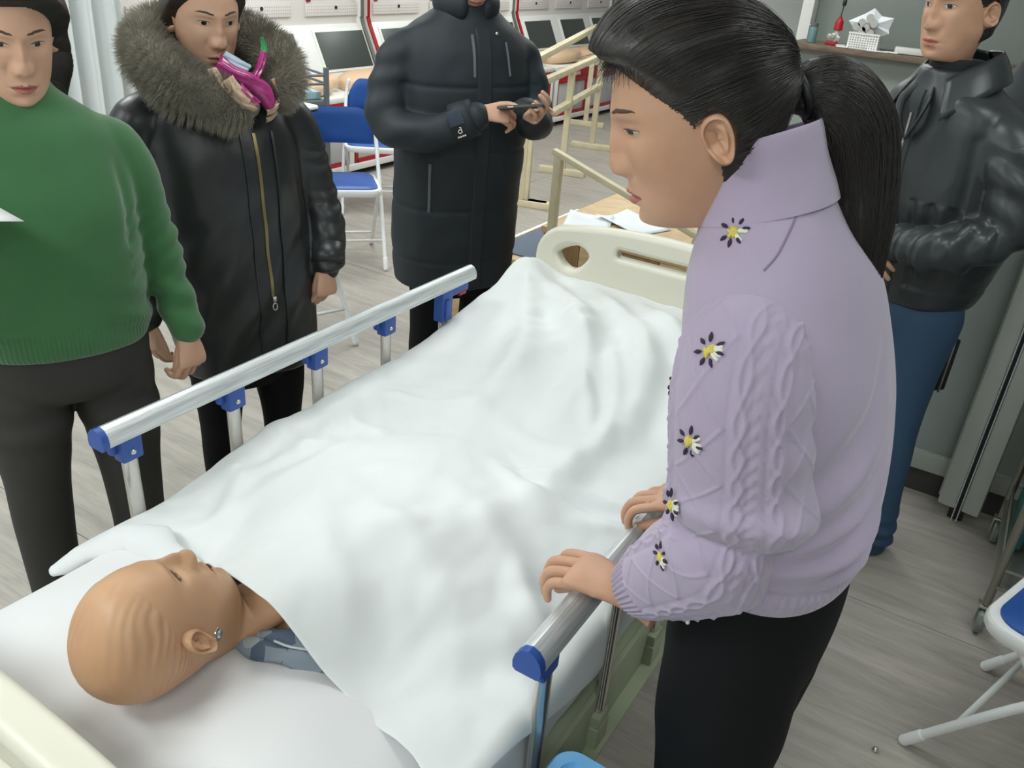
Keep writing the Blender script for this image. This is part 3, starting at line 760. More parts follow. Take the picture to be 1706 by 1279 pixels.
# ---------------------------------------------------------------- the manikin in the bed
M_vinyl = mat('manikin_vinyl', rgb(203, 160, 124), 0.46, var=(6, rgb(196, 151, 116), 3), bump=(220, 0.10, 0.0006), sss=0.1)
mk = empty('manikin', (0, 0.4, 0.65), 0, 'bald life-size training manikin lying face up under the white cover', 'manikin')
MKO = np.array([0, 0.4, 0.65])
MK_M = np.array([[.968, -.246, -.05], [.098, .553, -.827], [.231, .796, .56]])
MK_P = np.array([-.029, -.213, .795])
H = Head(MK_M, MK_P, 1.0, neck_to=(0.030, 0.048, 0.742), female=False, mouth_open=0.8, nose=1.22, nz_=260, nt=300)
lv = H.local
# moulded hair: shallow combed grooves behind the hairline, edge slightly proud
def hairmask(L): return sstep(0.0, 0.012, (L[:, 2] - (0.088 - 1.05 * np.maximum(0, 0.055 - L[:, 1]) * 0.9)) + np.maximum(0, -L[:, 1] - 0.03) * 0.9) * (L[:, 2] > -0.09)
hm = hairmask(lv)
phi = np.arctan2(np.abs(lv[:, 0]), lv[:, 2] + 0.02)
gro = np.sin(phi * 58 + lv[:, 1] * 60 + 3.5 * nz(lv, 26)) * (0.6 + 0.6 * nz(lv, (40, 12, 40), 4.0))
band = gs(lv[:, 2] - 0.035, 0.045) * sstep(0.02, 0.05, np.abs(lv[:, 0]))
H.v = H.v + H.n * (hm * (0.0007 + 0.0013 * gro * (0.32 + 1.1 * band * sstep(-.09, -.02, lv[:, 1]))))[:, None]
H.parts[0] = (H.v, H.f)
mb = MB()
for v, f in H.parts: mb.put(v - MKO, f)
v, f = tube(catmull([(0.05, 0.0, 0.708), (0.045, 0.06, 0.692), (0.03, 0.12, 0.678), (0.01, 0.35, 0.668), (0, 0.62, 0.672)], 24), np.interp(np.linspace(0, 1, 24), [0, .12, .25, .7, 1], [.056, .062, .068, .066, .05]), 24, ends=1, sq=1.5, up=(0, 0, 1))
torso = (v - MKO, f)
shl = [tube(catmull([(0.03 + s * 0.02, 0.085, 0.695), (0.03 + s * 0.14, 0.105, 0.684), (0.03 + s * 0.19, 0.20, 0.668), (s * 0.24, 0.55, 0.650)], 20) - MKO, np.interp(np.linspace(0, 1, 20), [0, .3, .6, 1], [.046, .046, .036, .024]), 16, ends=1) for s in (-1, 1)]
lgs = [tube(np.array([(s * 0.10, 0.62, 0.668), (s * 0.11, 1.0, 0.672), (s * 0.11, 1.36, 0.69)]) - MKO, [.042, .04, .04], 16, ends=1) for s in (-1, 1)]
for q in (torso, *shl, *lgs): mb.put(*q)
body = mb.obj('body', M_vinyl, mk, ang=60)
P0 = mk.location
def mkpatch(*a, **k):
    o = H.patch(*a, **k); co = co_of(o.data); set_co(o.data, co - MKO); return o
M_mkdark = mat('manikin_eye_brown', rgb(96, 58, 34), 0.4); M_mklip = mat('manikin_lip', rgb(176, 122, 98), 0.45); M_mkmouth = mat('manikin_mouth', rgb(78, 48, 40), 0.6)
ax = lambda L: np.abs(L[:, 0])
al = lambda L, h, wd: (L[:, 1] > 0.03) & (np.abs(L[:, 2] - .0185) < h * np.clip(1 - ((ax(L) - .032) / wd) ** 2, 0, 1))
for sd in (-1, 1):
    on = lambda L: sd * L[:, 0] > 0
    o = mkpatch('eye', lambda L: on(L) & al(L, .0062, .0130), M_mkdark, mk, 0.0005)
    H.patch('iris', lambda L: on(L) & al(L, .0036, .0092), M_vinyl, o, 0.0009); io = bpy.data.objects[[x.name for x in o.children][-1]]; set_co(io.data, co_of(io.data) - MKO)
    po = H.patch('pupil', lambda L: on(L) & (L[:, 1] > 0.03) & (np.hypot(ax(L) - .032, L[:, 2] - .0185) < .0030), M_mkdark, o, 0.0013); set_co(po.data, co_of(po.data) - MKO)
mkpatch('mouth', lambda L: (L[:, 1] > 0.03) & (np.abs(L[:, 2] + .065) < .0062 * np.clip(1 - (ax(L) / .022) ** 2, 0, 1)), M_mkmouth, mk, 0.0003)
# snap fastener behind the jaw, seams of the neck
mb = MB(); c = H.pt((0.068, -0.004, -0.050)) - MKO
nrm = MK_M @ np.array([0.95, 0.05, -0.3]); q = Vector(nrm).to_track_quat('Z', 'Y').to_matrix()
vv, ff = [], []
for r, z in ((0.0001, 0.0062), (0.0045, 0.0058), (0.007, 0.0030), (0.0115, 0.0026), (0.0125, 0.0006), (0.0125, -0.005)):
    for k in range(24):
        a = 2 * math.pi * k / 24; p = q @ Vector((r * math.cos(a), r * math.sin(a), z)); vv.append((p.x + c[0], p.y + c[1], p.z + c[2]))
MB().put(vv, grid_faces(6, 24, True)).obj('snap_fastener', M_chrome, mk)['label'] = 'shiny metal snap fastener below the ear'
# patterned gown showing at the shoulder
def gown_material():
    h = N('gown_cloth'); tc = h.n('ShaderNodeTexCoord')
    mp = h.n('ShaderNodeMapping'); mp.inputs['Rotation'].default_value = (0, 0, 0.6); mp.inputs['Scale'].default_value = (30, 30, 30)
    h.l(tc.outputs['Object'], mp.inputs[0])
    vo = h.n('ShaderNodeTexVoronoi'); vo.inputs['Scale'].default_value = 1.0; h.l(mp.outputs[0], vo.inputs['Vector'])
    cr = h.n('ShaderNodeValToRGB'); cr.color_ramp.interpolation = 'CONSTANT'
    cr.color_ramp.elements[0].color = rgb(84, 98, 118); cr.color_ramp.elements[1].position = 0.45; cr.color_ramp.elements[1].color = rgb(134, 146, 158)
    e = cr.color_ramp.elements.new(0.75); e.color = rgb(166, 172, 176)
    h.l(vo.outputs['Color'], cr.inputs[0]); h.l(cr.outputs[0], h.b.inputs['Base Color']); h.b.inputs['Roughness'].default_value = 0.7
    return h.m
n1, n2 = 40, 16; vv = []
top = catmull([(0.012, -0.090, 0.720), (0.06, -0.070, 0.730), (0.11, -0.05, 0.724), (0.16, -0.025, 0.700), (0.20, 0.01, 0.668)], n1)
bot = catmull([(0.0, -0.122, 0.703), (0.045, -0.126, 0.704), (0.105, -0.106, 0.702), (0.165, -0.078, 0.684), (0.20, -0.045, 0.660)], n1)
for i in range(n1):
    for j in range(n2):
        t = j / (n2 - 1); p = top[i] * (1 - t) + bot[i] * t
        vv.append((p[0], p[1], p[2] + 0.012 * math.sin(math.pi * t) + 0.004 * math.sin(i * 0.5 + 5 * t) + (-0.006 if 0.45 < t < 0.55 else 0)))
ff = [[i * n2 + j, i * n2 + j + 1, (i + 1) * n2 + j + 1, (i + 1) * n2 + j] for i in range(n1 - 1) for j in range(n2 - 1)]
o = add('patterned_gown', vf(np.array(vv) - MKO, ff), gown_material(), mk); o.modifiers.new('s', 'SOLIDIFY').thickness = 0.003
pp = catmull([(0.075, -0.092, 0.726), (0.105, -0.088, 0.728), (0.14, -0.066, 0.722)], 16)
v, f = tube(pp - MKO, 0.0022, 8); add('gown_piping', vf(v, f), mat('gown_edge', rgb(196, 202, 208), 0.7), mk)
# ---------------------------------------------------------------- people
from mathutils.bvhtree import BVHTree
def knit(name, c, c2, ribs=None, sc=1.0):
    """knitted wool: tiny stitch relief, a ribbed band where the 'rib' attribute is set"""
    h = N(name); b = h.b; b.inputs['Roughness'].default_value = 0.9; b.inputs['Sheen Weight'].default_value = 0.35; b.inputs['Sheen Roughness'].default_value = 0.5
    tc = h.n('ShaderNodeTexCoord')
    nzt = h.n('ShaderNodeTexNoise'); nzt.inputs['Scale'].default_value = 9; nzt.inputs['Detail'].default_value = 5; h.l(tc.outputs['Object'], nzt.inputs['Vector'])
    mx = h.n('ShaderNodeMix', data_type='RGBA'); mx.inputs[6].default_value = c; mx.inputs[7].default_value = c2
    h.l(nzt.outputs['Fac'], mx.inputs[0]); h.l(mx.outputs[2], b.inputs['Base Color'])
    n2 = h.n('ShaderNodeTexNoise'); n2.inputs['Scale'].default_value = 330; h.l(tc.outputs['Object'], n2.inputs['Vector'])
    at = h.n('ShaderNodeAttribute', attribute_name='rib'); rout = at.outputs['Fac']
    if ribs:
        sx_ = h.n('ShaderNodeSeparateXYZ'); h.l(tc.outputs['Object'], sx_.inputs[0])
        an = h.n('ShaderNodeMath', operation='ARCTAN2'); h.l(sx_.outputs['Y'], an.inputs[0]); h.l(sx_.outputs['X'], an.inputs[1])
        mu = h.n('ShaderNodeMath', operation='MULTIPLY'); mu.inputs[1].default_value = ribs; h.l(an.outputs[0], mu.inputs[0])
        si = h.n('ShaderNodeMath', operation='SINE'); h.l(mu.outputs[0], si.inputs[0])
        mk_ = h.n('ShaderNodeMath', operation='MULTIPLY'); h.l(si.outputs[0], mk_.inputs[0]); h.l(rout, mk_.inputs[1]); rout = mk_.outputs[0]
    ad = h.n('ShaderNodeMath', operation='MULTIPLY_ADD'); ad.inputs[1].default_value = 0.5
    h.l(n2.outputs['Fac'], ad.inputs[0]); h.l(rout, ad.inputs[2])
    bp = h.n('ShaderNodeBump'); bp.inputs['Strength'].default_value = 0.35; bp.inputs['Distance'].default_value = 0.0025
    h.l(ad.outputs[0], bp.inputs['Height']); h.l(bp.outputs[0], b.inputs['Normal'])
    return h.m
def set_rib(me, vals):
    at = me.attributes.get('rib') or me.attributes.new('rib', 'FLOAT', 'POINT'); at.data.foreach_set('value', np.asarray(vals, np.float32))
def leather(name, c, rough=0.32): return mat(name, c, rough, spec=0.55, bump=(18, 0.25, 0.006), coat=0.0)
M_green = knit('green_knit', rgb(62, 114, 68), rgb(50, 98, 57), ribs=105)
M_lilac = knit('lilac_knit', rgb(178, 164, 188), rgb(168, 154, 178), ribs=92)
M_lthr = leather('black_leather', rgb(38, 40, 42), 0.38)
M_lthr2 = leather('charcoal_leather', rgb(49, 53, 56), 0.36)
M_nylon = mat('dark_navy_shell', rgb(32, 41, 48), 0.62, var=(5, rgb(28, 35, 41), 3), bump=(26, 0.15, 0.004))
M_nylon2 = mat('navy_cuff_patch', rgb(58, 68, 84), 0.6)
M_pantg = mat('dark_taupe_trousers', rgb(52, 50, 48), 0.75, bump=(200, 0.1, 0.001), var=(3, rgb(46, 44, 43), 3))
M_pantb = mat('black_trousers', rgb(13, 14, 16), 0.85, spec=0.25, bump=(200, 0.1, 0.001))
M_denim = mat('blue_denim', rgb(50, 78, 106), 0.8, var=(4, rgb(42, 66, 92), 4, (1, 1, 0.4)), bump=(300, 0.2, 0.0008))
M_shoe = mat('black_shoe_leather', rgb(24, 24, 25), 0.4)
M_brass = mat('brass_zip', rgb(142, 128, 92), 0.35, 0.8)
M_shirt = mat('dark_inner_shirt', rgb(30, 32, 34), 0.8)
Z3 = np.eye(3)
def rotz(a): c, s = math.cos(a), math.sin(a); return np.array([[c, -s, 0], [s, c, 0], [0, 0, 1.0]])
def rotx(a): c, s = math.cos(a), math.sin(a); return np.array([[1, 0, 0], [0, c, -s], [0, s, c]])
def head_M(yaw=0, pitch=0, roll=0):
    """columns right, forward, up for a head turned by yaw (left +) and nodded down by pitch; local frame faces +Y"""
    c, s = math.cos(math.radians(roll)), math.sin(math.radians(roll))
    return rotz(math.radians(yaw)) @ rotx(math.radians(-pitch)) @ np.array([[c, 0, s], [0, 1, 0], [-s, 0, c]])
def arm(pts, radii, n=24, k=26):
    P = catmull(np.array(pts), k); t = np.linspace(0, 1, k); r = np.interp(t, np.linspace(0, 1, len(radii)), radii)
    return tube(P, r, n, ends=1)
def leg_parts(hips, legs, n=28):
    out = [loft(hips, 40, 24)]
    for pts, rad in legs: out.append(arm(pts, rad, n, 30))
    return out
def bvh(me): return BVHTree.FromPolygons([tuple(v.co) for v in me.vertices], [tuple(p.vertices) for p in me.polygons])
def stick(tree, xz, off=0.001, d=(0, -1, 0), y0=1.0):
    out = []
    for x, z in xz:
        h = tree.ray_cast(Vector((x, y0, z)), Vector(d))
        if h[0] is not None: p = h[0] + h[1] * off; out.append((p.x, p.y, p.z))
    return np.array(out)
def surf_strip(name, tree, xz, wd, th, m, par, off=0.0005):
    """a flat band lying on the front of a garment along the line xz"""
    P = stick(tree, xz, off)
    if len(P) < 3: return None
    T, U, W = frames(P, (0, 1, 0)); v = []
    for p, u, w_ in zip(P, U, W):
        for a, b in ((-1, 0), (-.8, 1), (.8, 1), (1, 0)): v.append(p + w_ * a * wd / 2 + u * b * th)
    f = []
    for i in range(len(P) - 1):
        for k in range(3): f.append([i * 4 + k, i * 4 + k + 1, (i + 1) * 4 + k + 1, (i + 1) * 4 + k])
    f += [[0, 1, 2, 3], [len(v) - 1, len(v) - 2, len(v) - 3, len(v) - 4]]
    return sharp(add(name, vf(v, f), m, par))
def shoe(par, x, y, rz, m=M_shoe, L=0.25):
    R = catmull(np.array([(0, -0.09, 0.045, 0.034, 0.045), (0, -0.06, 0.05, 0.037, 0.05), (0, 0.0, 0.045, 0.04, 0.045), (0, 0.07, 0.034, 0.046, 0.034), (0, 0.13, 0.026, 0.042, 0.026), (0, 0.165, 0.02, 0.02, 0.018)]), 24)
    a = np.linspace(0, 2 * np.pi, 22, endpoint=False)
    v = np.stack([R[:, 0:1] + R[:, 3:4] * np.cos(a), np.repeat(R[:, 1:2], 22, 1), np.maximum(R[:, 2:3] + R[:, 4:5] * np.sin(a), 0.002)], -1).reshape(-1, 3)
    v = xform(v, rotz(rz), (x, y, 0)); o = add('shoe', vf(v, grid_faces(24, 22)), m, par); return o
def hair_mask(L, nape=-0.085, front=0.088, ear=True):
    yb_ = np.interp(L[:, 2], [-.2, -.03, 0.0, .03, .055, front, front + .004], [-.012, -.010, .004, .022, .045, .074, .2])
    m = (L[:, 1] < yb_) & (L[:, 2] > nape)
    if ear: m &= ~((((L[:, 1] + .010) / .021) ** 2 + ((L[:, 2] + .004) / .035) ** 2 < 1) & (np.abs(L[:, 0]) > .055))
    return m
def hair_thick(base, nape=-0.085, front=0.088, low=0.0):
    def fn(L):
        yb_ = np.interp(L[:, 2], [-.2, -.03, 0.0, .03, .055, front, front + .004], [-.012, -.010, .004, .022, .045, .074, .2])
        e = np.minimum(yb_ - L[:, 1], (L[:, 2] - nape) * 0.8)
        return (base + low * sstep(0.02, -0.09, L[:, 2])) * sstep(-0.002, 0.022, e) - 0.0012 * (e < 0.003)
    return fn
def capfn(H, par, base, nape=-0.085, front=0.088, low=0.0, ear=True, m=M_hair, amp=0.003):
    return H.patch('hair', lambda L: hair_mask(L, nape, front, ear), m, par, thick=hair_thick(base, nape, front, low), noise_amp=amp, noise_s=(40, 40, 14))
def flesh_core(chest, z0):  # a plain tapered trunk under the clothes so that the figure is whole
    return loft(chest, 24, 16)
def make_body(par, H, hands, trunk, m):
    mb = MB()
    for v, f in H.parts: mb.put(v, f)
    for v, f in hands: mb.put(v, f)
    for v, f in trunk: mb.put(v, f)
    return mb.obj('body', m, par, ang=70)

# ---- woman in the green sweater
g = empty('person', (-0.887, 0.212, 0), math.radians(-25 - 90), 'woman in a green knitted sweater and dark trousers standing at the bed rail', 'person')
tor = [(0, .005, .853, .178, .128), (0, .005, .868, .186, .136), (0, .005, .905, .190, .140), (0, .012, .97, .188, .142), (0, .016, 1.06, .186, .142), (0, .02, 1.15, .186, .138), (0, .008, 1.24, .185, .122), (0, -.005, 1.31, .165, .10), (0, -.012, 1.355, .115, .075), (0, -.008, 1.39, .070, .062), (0, 0, 1.412, .060, .058)]
la = [(-.095, -.01, 1.29), (-.172, -.008, 1.245), (-.218, -.01, 1.08), (-.242, .02, .95), (-.262, .05, .852)]
ra = [(.095, -.01, 1.29), (.172, -.008, 1.245), (.245, .01, 1.09), (.305, .12, 1.125), (.332, .205, 1.185)]
me = union([loft(tor, 48, 50), arm(la, [.055, .064, .056, .049, .044, .040]), arm(ra, [.055, .064, .056, .049, .044, .040])], 0.006, 16)
def fgreen(P):
    d1, t1 = seg_dist(P, la[2], la[4]); d0, t0 = seg_dist(P, la[1], la[2])
    el = gs(P[:, 2] - 1.06, .09) * (P[:, 0] < -.15)
    d = .004 * nz(P, (7, 7, 12)) + .0028 * (1 + nz(P, 12, 8)) * np.sin(P[:, 2] * 2 * np.pi / .045 + 3 * P[:, 0] / .05 + 2 * nz(P, 9, 3)) * el
    d += .005 * np.sin((P[:, 2] + 0.5 * np.abs(P[:, 0])) * 2 * np.pi / .075 + 1.5 * nz(P, 6, 5)) * gs(P[:, 2] - .93, .07) * sstep(.05, .16, np.abs(P[:, 0]))
    d += -.010 * gs(seg_dist(P, (-.165, .09, 1.28), (-.155, .10, 1.10))[0], .018)
    d += .004 * sstep(.92, .908, P[:, 2]) * gs(P[:, 0], .2)
    cf = (P[:, 0] < -.20)
    d += .002 * (sstep(.905, .90, P[:, 2]) * cf)
    return d
wrinkle(me, fgreen); Pg = co_of(me)
ang = np.arctan2(Pg[:, 1], Pg[:, 0]); cf = (Pg[:, 0] < -.205)
rib = np.where(cf, 0, sstep(.923, .913, Pg[:, 2])) * 0.9
set_rib(me, rib)
add('sweater', me, M_green, g)
hips = [(0, 0, .725, .10, .085), (0, 0, .755, .170, .118), (0, -.005, .82, .184, .132), (0, 0, .88, .178, .128), (0, 0, .93, .165, .118)]
me = union(leg_parts(hips, [([(s * .090, 0, .78), (s * .098, .005, .62), (s * .105, .01, .42), (s * .108, .0, .22), (s * .11, -.005, .05)], [.096, .090, .072, .064, .062, .060]) for s in (-1, 1)]), 0.008, 8)
wrinkle(me, lambda P: .005 * nz(P, (6, 6, 4)) + .003 * np.sin(P[:, 2] * 2 * np.pi / .09 + 4 * P[:, 0]) * gs(P[:, 2] - .68, .08))
add('trousers', me, M_pantg, g)
for s in (-1, 1): shoe(g, s * .11, .02, s * -.12)
H = Head(head_M(6, 14), (0, .012, 1.482), 0.98, (0, -.005, 1.335))
hl = hand_mesh((-.264, .058, .836), (.02, .10, -.99), (-.40, .90, .10), curl=(32, 55, 38), spread=2, thumb=(12, 8, 12), thumb_down=18, side=1, scale=0.93, wr=0.024)
hr_ = hand_mesh((.334, .220, 1.195), (-.22, .95, .22), (.6, .35, .7), curl=(45, 50, 30), thumb=(25, 10, 10), side=-1, scale=0.93, wr=0.024)
make_body(g, H, [hl, hr_], [loft([(0, 0, .76, .14, .09), (0, 0, .9, .15, .10), (0, 0, 1.2, .155, .10), (0, -.01, 1.33, .10, .06)], 24, 14), arm(la, [.04, .035, .032, .026]), arm(ra, [.04, .035, .032, .026])], M_skinA)
face_parts(H, g, open_=0.7)
hair_g = H.patch('hair', lambda L: (hair_mask(L, -.135, .090, False)), M_hair, g, thick=hair_thick(.036, -.135, .09, .054), noise_amp=.004, noise_s=(34, 34, 8))
# bracelet watch and ring
P = np.array([(-.258 + .030 * math.cos(a), .054 + .026 * math.sin(a), .840 + .004 * math.cos(a)) for a in np.linspace(0, 2 * np.pi, 40)])
v, f = tube(P, .0035, 8, cap=False); add('wrist_chain', vf(v, f), mat('gold', rgb(196, 170, 104), 0.25, 1.0), g)
# sheet of paper she holds
pw = [(-0.650, 0.045, 1.208), (-0.84, 0.015, 1.258), (-0.95, -0.25, 1.268), (-0.75, -0.225, 1.218)]
v = []; nn_ = 10
for i in range(nn_):
    for j in range(nn_):
        a, b = i / (nn_ - 1), j / (nn_ - 1); p = (1 - a) * ((1 - b) * np.array(pw[0]) + b * np.array(pw[1])) + a * ((1 - b) * np.array(pw[3]) + b * np.array(pw[2]))
        v.append(p + np.array([0, 0, .008 * math.sin(3 * a)]))
o = add('paper_sheet', vf(v, [[i * nn_ + j, i * nn_ + j + 1, (i + 1) * nn_ + j + 1, (i + 1) * nn_ + j] for i in range(nn_ - 1) for j in range(nn_ - 1)]), mat('paper', rgb(236, 236, 236), 0.8))
o.modifiers.new('s', 'SOLIDIFY').thickness = .0006; tag(o, 'white sheet of paper held by the woman in the green sweater', 'paper')

# ---- woman in the black leather coat with a fur collar
fw = empty('person', (-0.965, 0.785, 0), math.radians(-24 - 90), 'woman in a long black leather coat with a wide grey fur collar', 'person')
tor = [(-.03, .005, .555, .190, .125), (-.03, .005, .57, .200, .138), (-.025, .005, .68, .205, .145), (-.015, .01, .85, .205, .150), (0, .012, 1.0, .198, .145), (0.01, .015, 1.12, .198, .142), (.015, .005, 1.22, .195, .128), (.02, -.005, 1.29, .17, .105), (.02, -.01, 1.34, .12, .085), (.02, -.01, 1.39, .09, .08)]
la = [(-.10, -.01, 1.28), (-.19, -.01, 1.225), (-.245, .0, 1.05), (-.255, .05, .95), (-.235, .10, .865)]
ra = [(.13, -.01, 1.28), (.215, -.01, 1.225), (.262, -.02, 1.03), (.262, -.015, .88), (.255, .01, .745)]
me = union([loft(tor, 52, 60), arm(la, [.06, .070, .064, .058, .054, .050]), arm(ra, [.06, .070, .064, .058, .054, .050])], 0.0065, 12)
def ffur(P):
    fold = np.sin((P[:, 2] + .25 * P[:, 1]) * 2 * np.pi / .042 + 2.2 * nz(P, 10, 2)) ; armm = sstep(.19, .22, np.abs(P[:, 0] + 0.0)) * (P[:, 2] < 1.18) * (P[:, 2] > .76)
    d = .0052 * fold * armm * (.45 + .9 * nz(P, 8, 9)) + .006 * nz(P, (6, 6, 7)) + .003 * nz(P, 16, 4)
    d += .010 * (.4 + nz(P, 5, 1)) * np.sin((P[:, 0] * .8 + P[:, 2] * .5) * 2 * np.pi / .09 + 2 * nz(P, 5, 7)) * gs(P[:, 2] - .80, .22) * sstep(.20, .16, np.abs(P[:, 0]))
    d -= .008 * gs(seg_dist(P, (-.175, .10, 1.22), (-.18, .10, .95))[0], .016)
    return d
wrinkle(me, ffur); coat = add('leather_coat', me, M_lthr, fw); T = bvh(me)
zz = np.linspace(1.24, .60, 60)
surf_strip('zip', T, [(-.035 - .02 * (1.24 - z) / .6, z) for z in zz if z > .80], .010, .003, M_brass, coat)
surf_strip('placket_edge', T, [(-.085 - .01 * (1.24 - z) / .6, z) for z in zz], .008, .006, M_lthr, coat)
surf_strip('placket_edge', T, [(.0 - .02 * (1.24 - z) / .6, z) for z in zz], .006, .004, M_lthr, coat)
pp = stick(T, [(-.050, .803)], .006)[0]
mb = MB(); mb.box(pp + np.array([0, .003, .004]), (.010, .006, .016), bev=.002)
a = np.linspace(0, 2 * np.pi, 20); mb.tube([(pp[0] + .006 * math.cos(t), pp[1] + .004, pp[2] - .018 + .010 * math.sin(t)) for t in a], .0018, 6, cap=False)
mb.obj('zip_pull', M_chrome, coat)
for s, arm_, c in ((-1, la, (-.235, .10, .862)), (1, ra, (.255, .008, .75))):
    d = np.array(arm_[-1]) - np.array(arm_[-2]); d /= np.linalg.norm(d)
    P = np.array([np.array(arm_[-1]) - d * .050, np.array(arm_[-1]) - d * .01, np.array(arm_[-1]) + d * .008]); v, f = tube(P, [.054, .053, .052], 24)
    add('cuff', vf(v, f), M_lthr, coat)
me = union(leg_parts([(0, 0, .50, .11, .09), (0, 0, .56, .165, .115), (0, 0, .70, .17, .12)], [([(s * .085 - .02, 0, .64), (s * .092 - .02, .005, .5), (s * .095 - .02, .01, .40), (s * .098 - .02, .0, .22), (s * .10 - .02, -.005, .05)], [.084, .078, .070, .058, .054, .052]) for s in (-1, 1)]), 0.008, 8)
wrinkle(me, lambda P: .004 * nz(P, (6, 6, 5))); add('trousers', me, M_pantb, fw)
for s in (-1, 1): shoe(fw, s * .10 - .02, .02, s * -.12)
H = Head(head_M(4, 12), (.030, .015, 1.492), 1.0, (.022, -.01, 1.335))
hl = hand_mesh((-.228, .112, .855), (.06, .12, -.99), (-.35, .92, .1), curl=(42, 68, 45), spread=1, thumb=(10, 20, 15), thumb_down=20, side=1, scale=0.95, wr=0.024)
hr_ = hand_mesh((.254, .012, .735), (-.02, .2, -.97), (.92, .35, .05), curl=(30, 45, 30), spread=1, thumb=(12, 10, 12), thumb_down=18, side=-1, scale=0.95, wr=0.024)
make_body(fw, H, [hl, hr_], [loft([(0, 0, .60, .14, .09), (0, 0, .9, .15, .10), (0, 0, 1.2, .155, .10), (.02, -.01, 1.33, .10, .06)], 24, 14), arm(la, [.045, .04, .035, .028]), arm(ra, [.045, .04, .035, .028])], M_skinA)
face_parts(H, fw, open_=0.8)
M_hairb = mat('brown_black_hair', rgb(42, 34, 30), 0.45, var=(30, rgb(58, 46, 38), 3), bump=(90, 0.5, 0.002))
H.patch('hair', lambda L: hair_mask(L, -.11, .092, False), M_hairb, fw, thick=hair_thick(.020, -.11, .092, .016), noise_amp=.004, noise_s=(34, 34, 10))
# fur collar: a stuffed roll with a coat of fine hair
M_fur = mat('grey_brown_fur', rgb(104, 99, 88), 0.8, var=(24, rgb(128, 123, 110), 3), bump=(60, 0.8, 0.01))
M_furh = mat('fur_hair', rgb(132, 126, 113), 0.75, var=(12, rgb(160, 153, 139), 2))
cp = catmull(np.array([(-.082, .118, 1.325), (-.112, .100, 1.345), (-.140, .06, 1.38), (-.135, -.03, 1.42), (-.07, -.095, 1.455), (.03, -.11, 1.465), (.115, -.09, 1.455), (.165, -.02, 1.43), (.165, .06, 1.395), (.115, .115, 1.345), (.04, .14, 1.318), (-.018, .142, 1.312)]), 70)
cr_ = np.interp(np.linspace(0, 1, 70), [0, .06, .2, .5, .8, .94, 1], [.022, .044, .056, .054, .058, .054, .032])
v, f = tube(cp, cr_, 24, ends=1, sq=1.0); col = add('fur_collar', vf(v, f), M_fur, fw)
Tc, Uc, Wc = frames(cp); ns = 34000
ti = rng.random(ns) * 68.99; i0 = ti.astype(int); fr = (ti - i0)[:, None]; aa = rng.random(ns) * 2 * np.pi
Pc = cp[i0] * (1 - fr) + cp[i0 + 1] * fr; rr = (cr_[i0] * (1 - fr[:, 0]) + cr_[i0 + 1] * fr[:, 0])[:, None]
Nn = Uc[i0] * np.cos(aa)[:, None] + Wc[i0] * np.sin(aa)[:, None]
Ln = (.013 + .010 * rng.random(ns))[:, None]; cl = np.stack([nz(Pc + Nn * .06, 16, o_) for o_ in (0.0, 5.0, 9.0)], 1)
tipd = Nn * .85 + cl * 0.9 + np.array([0, 0, -.35]) + rng.normal(0, .18, (ns, 3))
k4 = np.linspace(0, 1, 5)[None, :, None]
strands('fur', (Pc + Nn * rr * .96)[:, None, :] + (Nn[:, None, :] * k4 * (1 - .45 * k4) + tipd[:, None, :] * k4 ** 2 * .55) * Ln[:, None, :] * 1.15, .00048, M_furh, col)
# silk scarf tucked into the collar
M_mag = mat('magenta_silk', rgb(150, 22, 100), 0.22, spec=0.8, var=(30, rgb(186, 70, 140), 3), bump=(40, .4, .004)); M_cr = mat('cream_silk', rgb(214, 188, 164), 0.35, var=(40, rgb(190, 160, 134), 2)); M_grn = mat('green_silk', rgb(40, 150, 84), 0.3); M_pale = mat('pale_blue_silk', rgb(168, 186, 200), 0.4)
def ribbon(name, A, B, m, par, bulge=.012, th=.003, n=18):
    """a folded band of silk between two edge lines A and B"""
    A, B = catmull(np.array(A), n), catmull(np.array(B), n); v = []
    for p, q in zip(A, B):
        nrm_ = np.array([-.1, 1, .25])
        for t in np.linspace(0, 1, 9): v.append(p * (1 - t) + q * t + nrm_ * (bulge * math.sin(math.pi * t) + .0035 * math.sin(13 * t + 40 * p[0]) + .003 * noise.noise((p[0] * 60, t * 3, p[2] * 60))))
    o = add(name, vf(v, [[i * 9 + k, i * 9 + k + 1, (i + 1) * 9 + k + 1, (i + 1) * 9 + k] for i in range(n - 1) for k in range(8)]), m, par); o.modifiers.new('s', 'SOLIDIFY').thickness = th; return o
scf = ribbon('silk_scarf', [(.050, .118, 1.395), (.018, .140, 1.372), (-.020, .152, 1.352), (-.048, .158, 1.325), (-.062, .160, 1.300)], [(.030, .110, 1.425), (.005, .132, 1.402), (-.030, .146, 1.388), (-.075, .140, 1.362), (-.088, .140, 1.322)], M_mag, fw, .016)
ribbon('scarf_fold', [(-.028, .150, 1.378), (-.052, .132, 1.405), (-.068, .115, 1.435)], [(-.052, .146, 1.372), (-.075, .124, 1.402), (-.088, .106, 1.432)], M_mag, fw, .010)
ribbon('scarf_fold', [(.004, .176, 1.372), (-.014, .188, 1.350), (-.034, .194, 1.332)], [(.012, .190, 1.352), (-.004, .198, 1.334), (-.020, .202, 1.318)], M_mag, fw, .008)
ribbon('scarf_tip', [(-.070, .118, 1.430), (-.077, .106, 1.448), (-.080, .098, 1.464)], [(-.090, .108, 1.430), (-.089, .100, 1.448), (-.083, .097, 1.464)], M_grn, fw, .005)
ribbon('scarf_edge', [(.052, .140, 1.402), (.038, .165, 1.368), (.010, .186, 1.342), (-.024, .196, 1.326)], [(.074, .136, 1.396), (.062, .162, 1.352), (.030, .186, 1.322), (-.018, .200, 1.308)], M_cr, fw, .010)
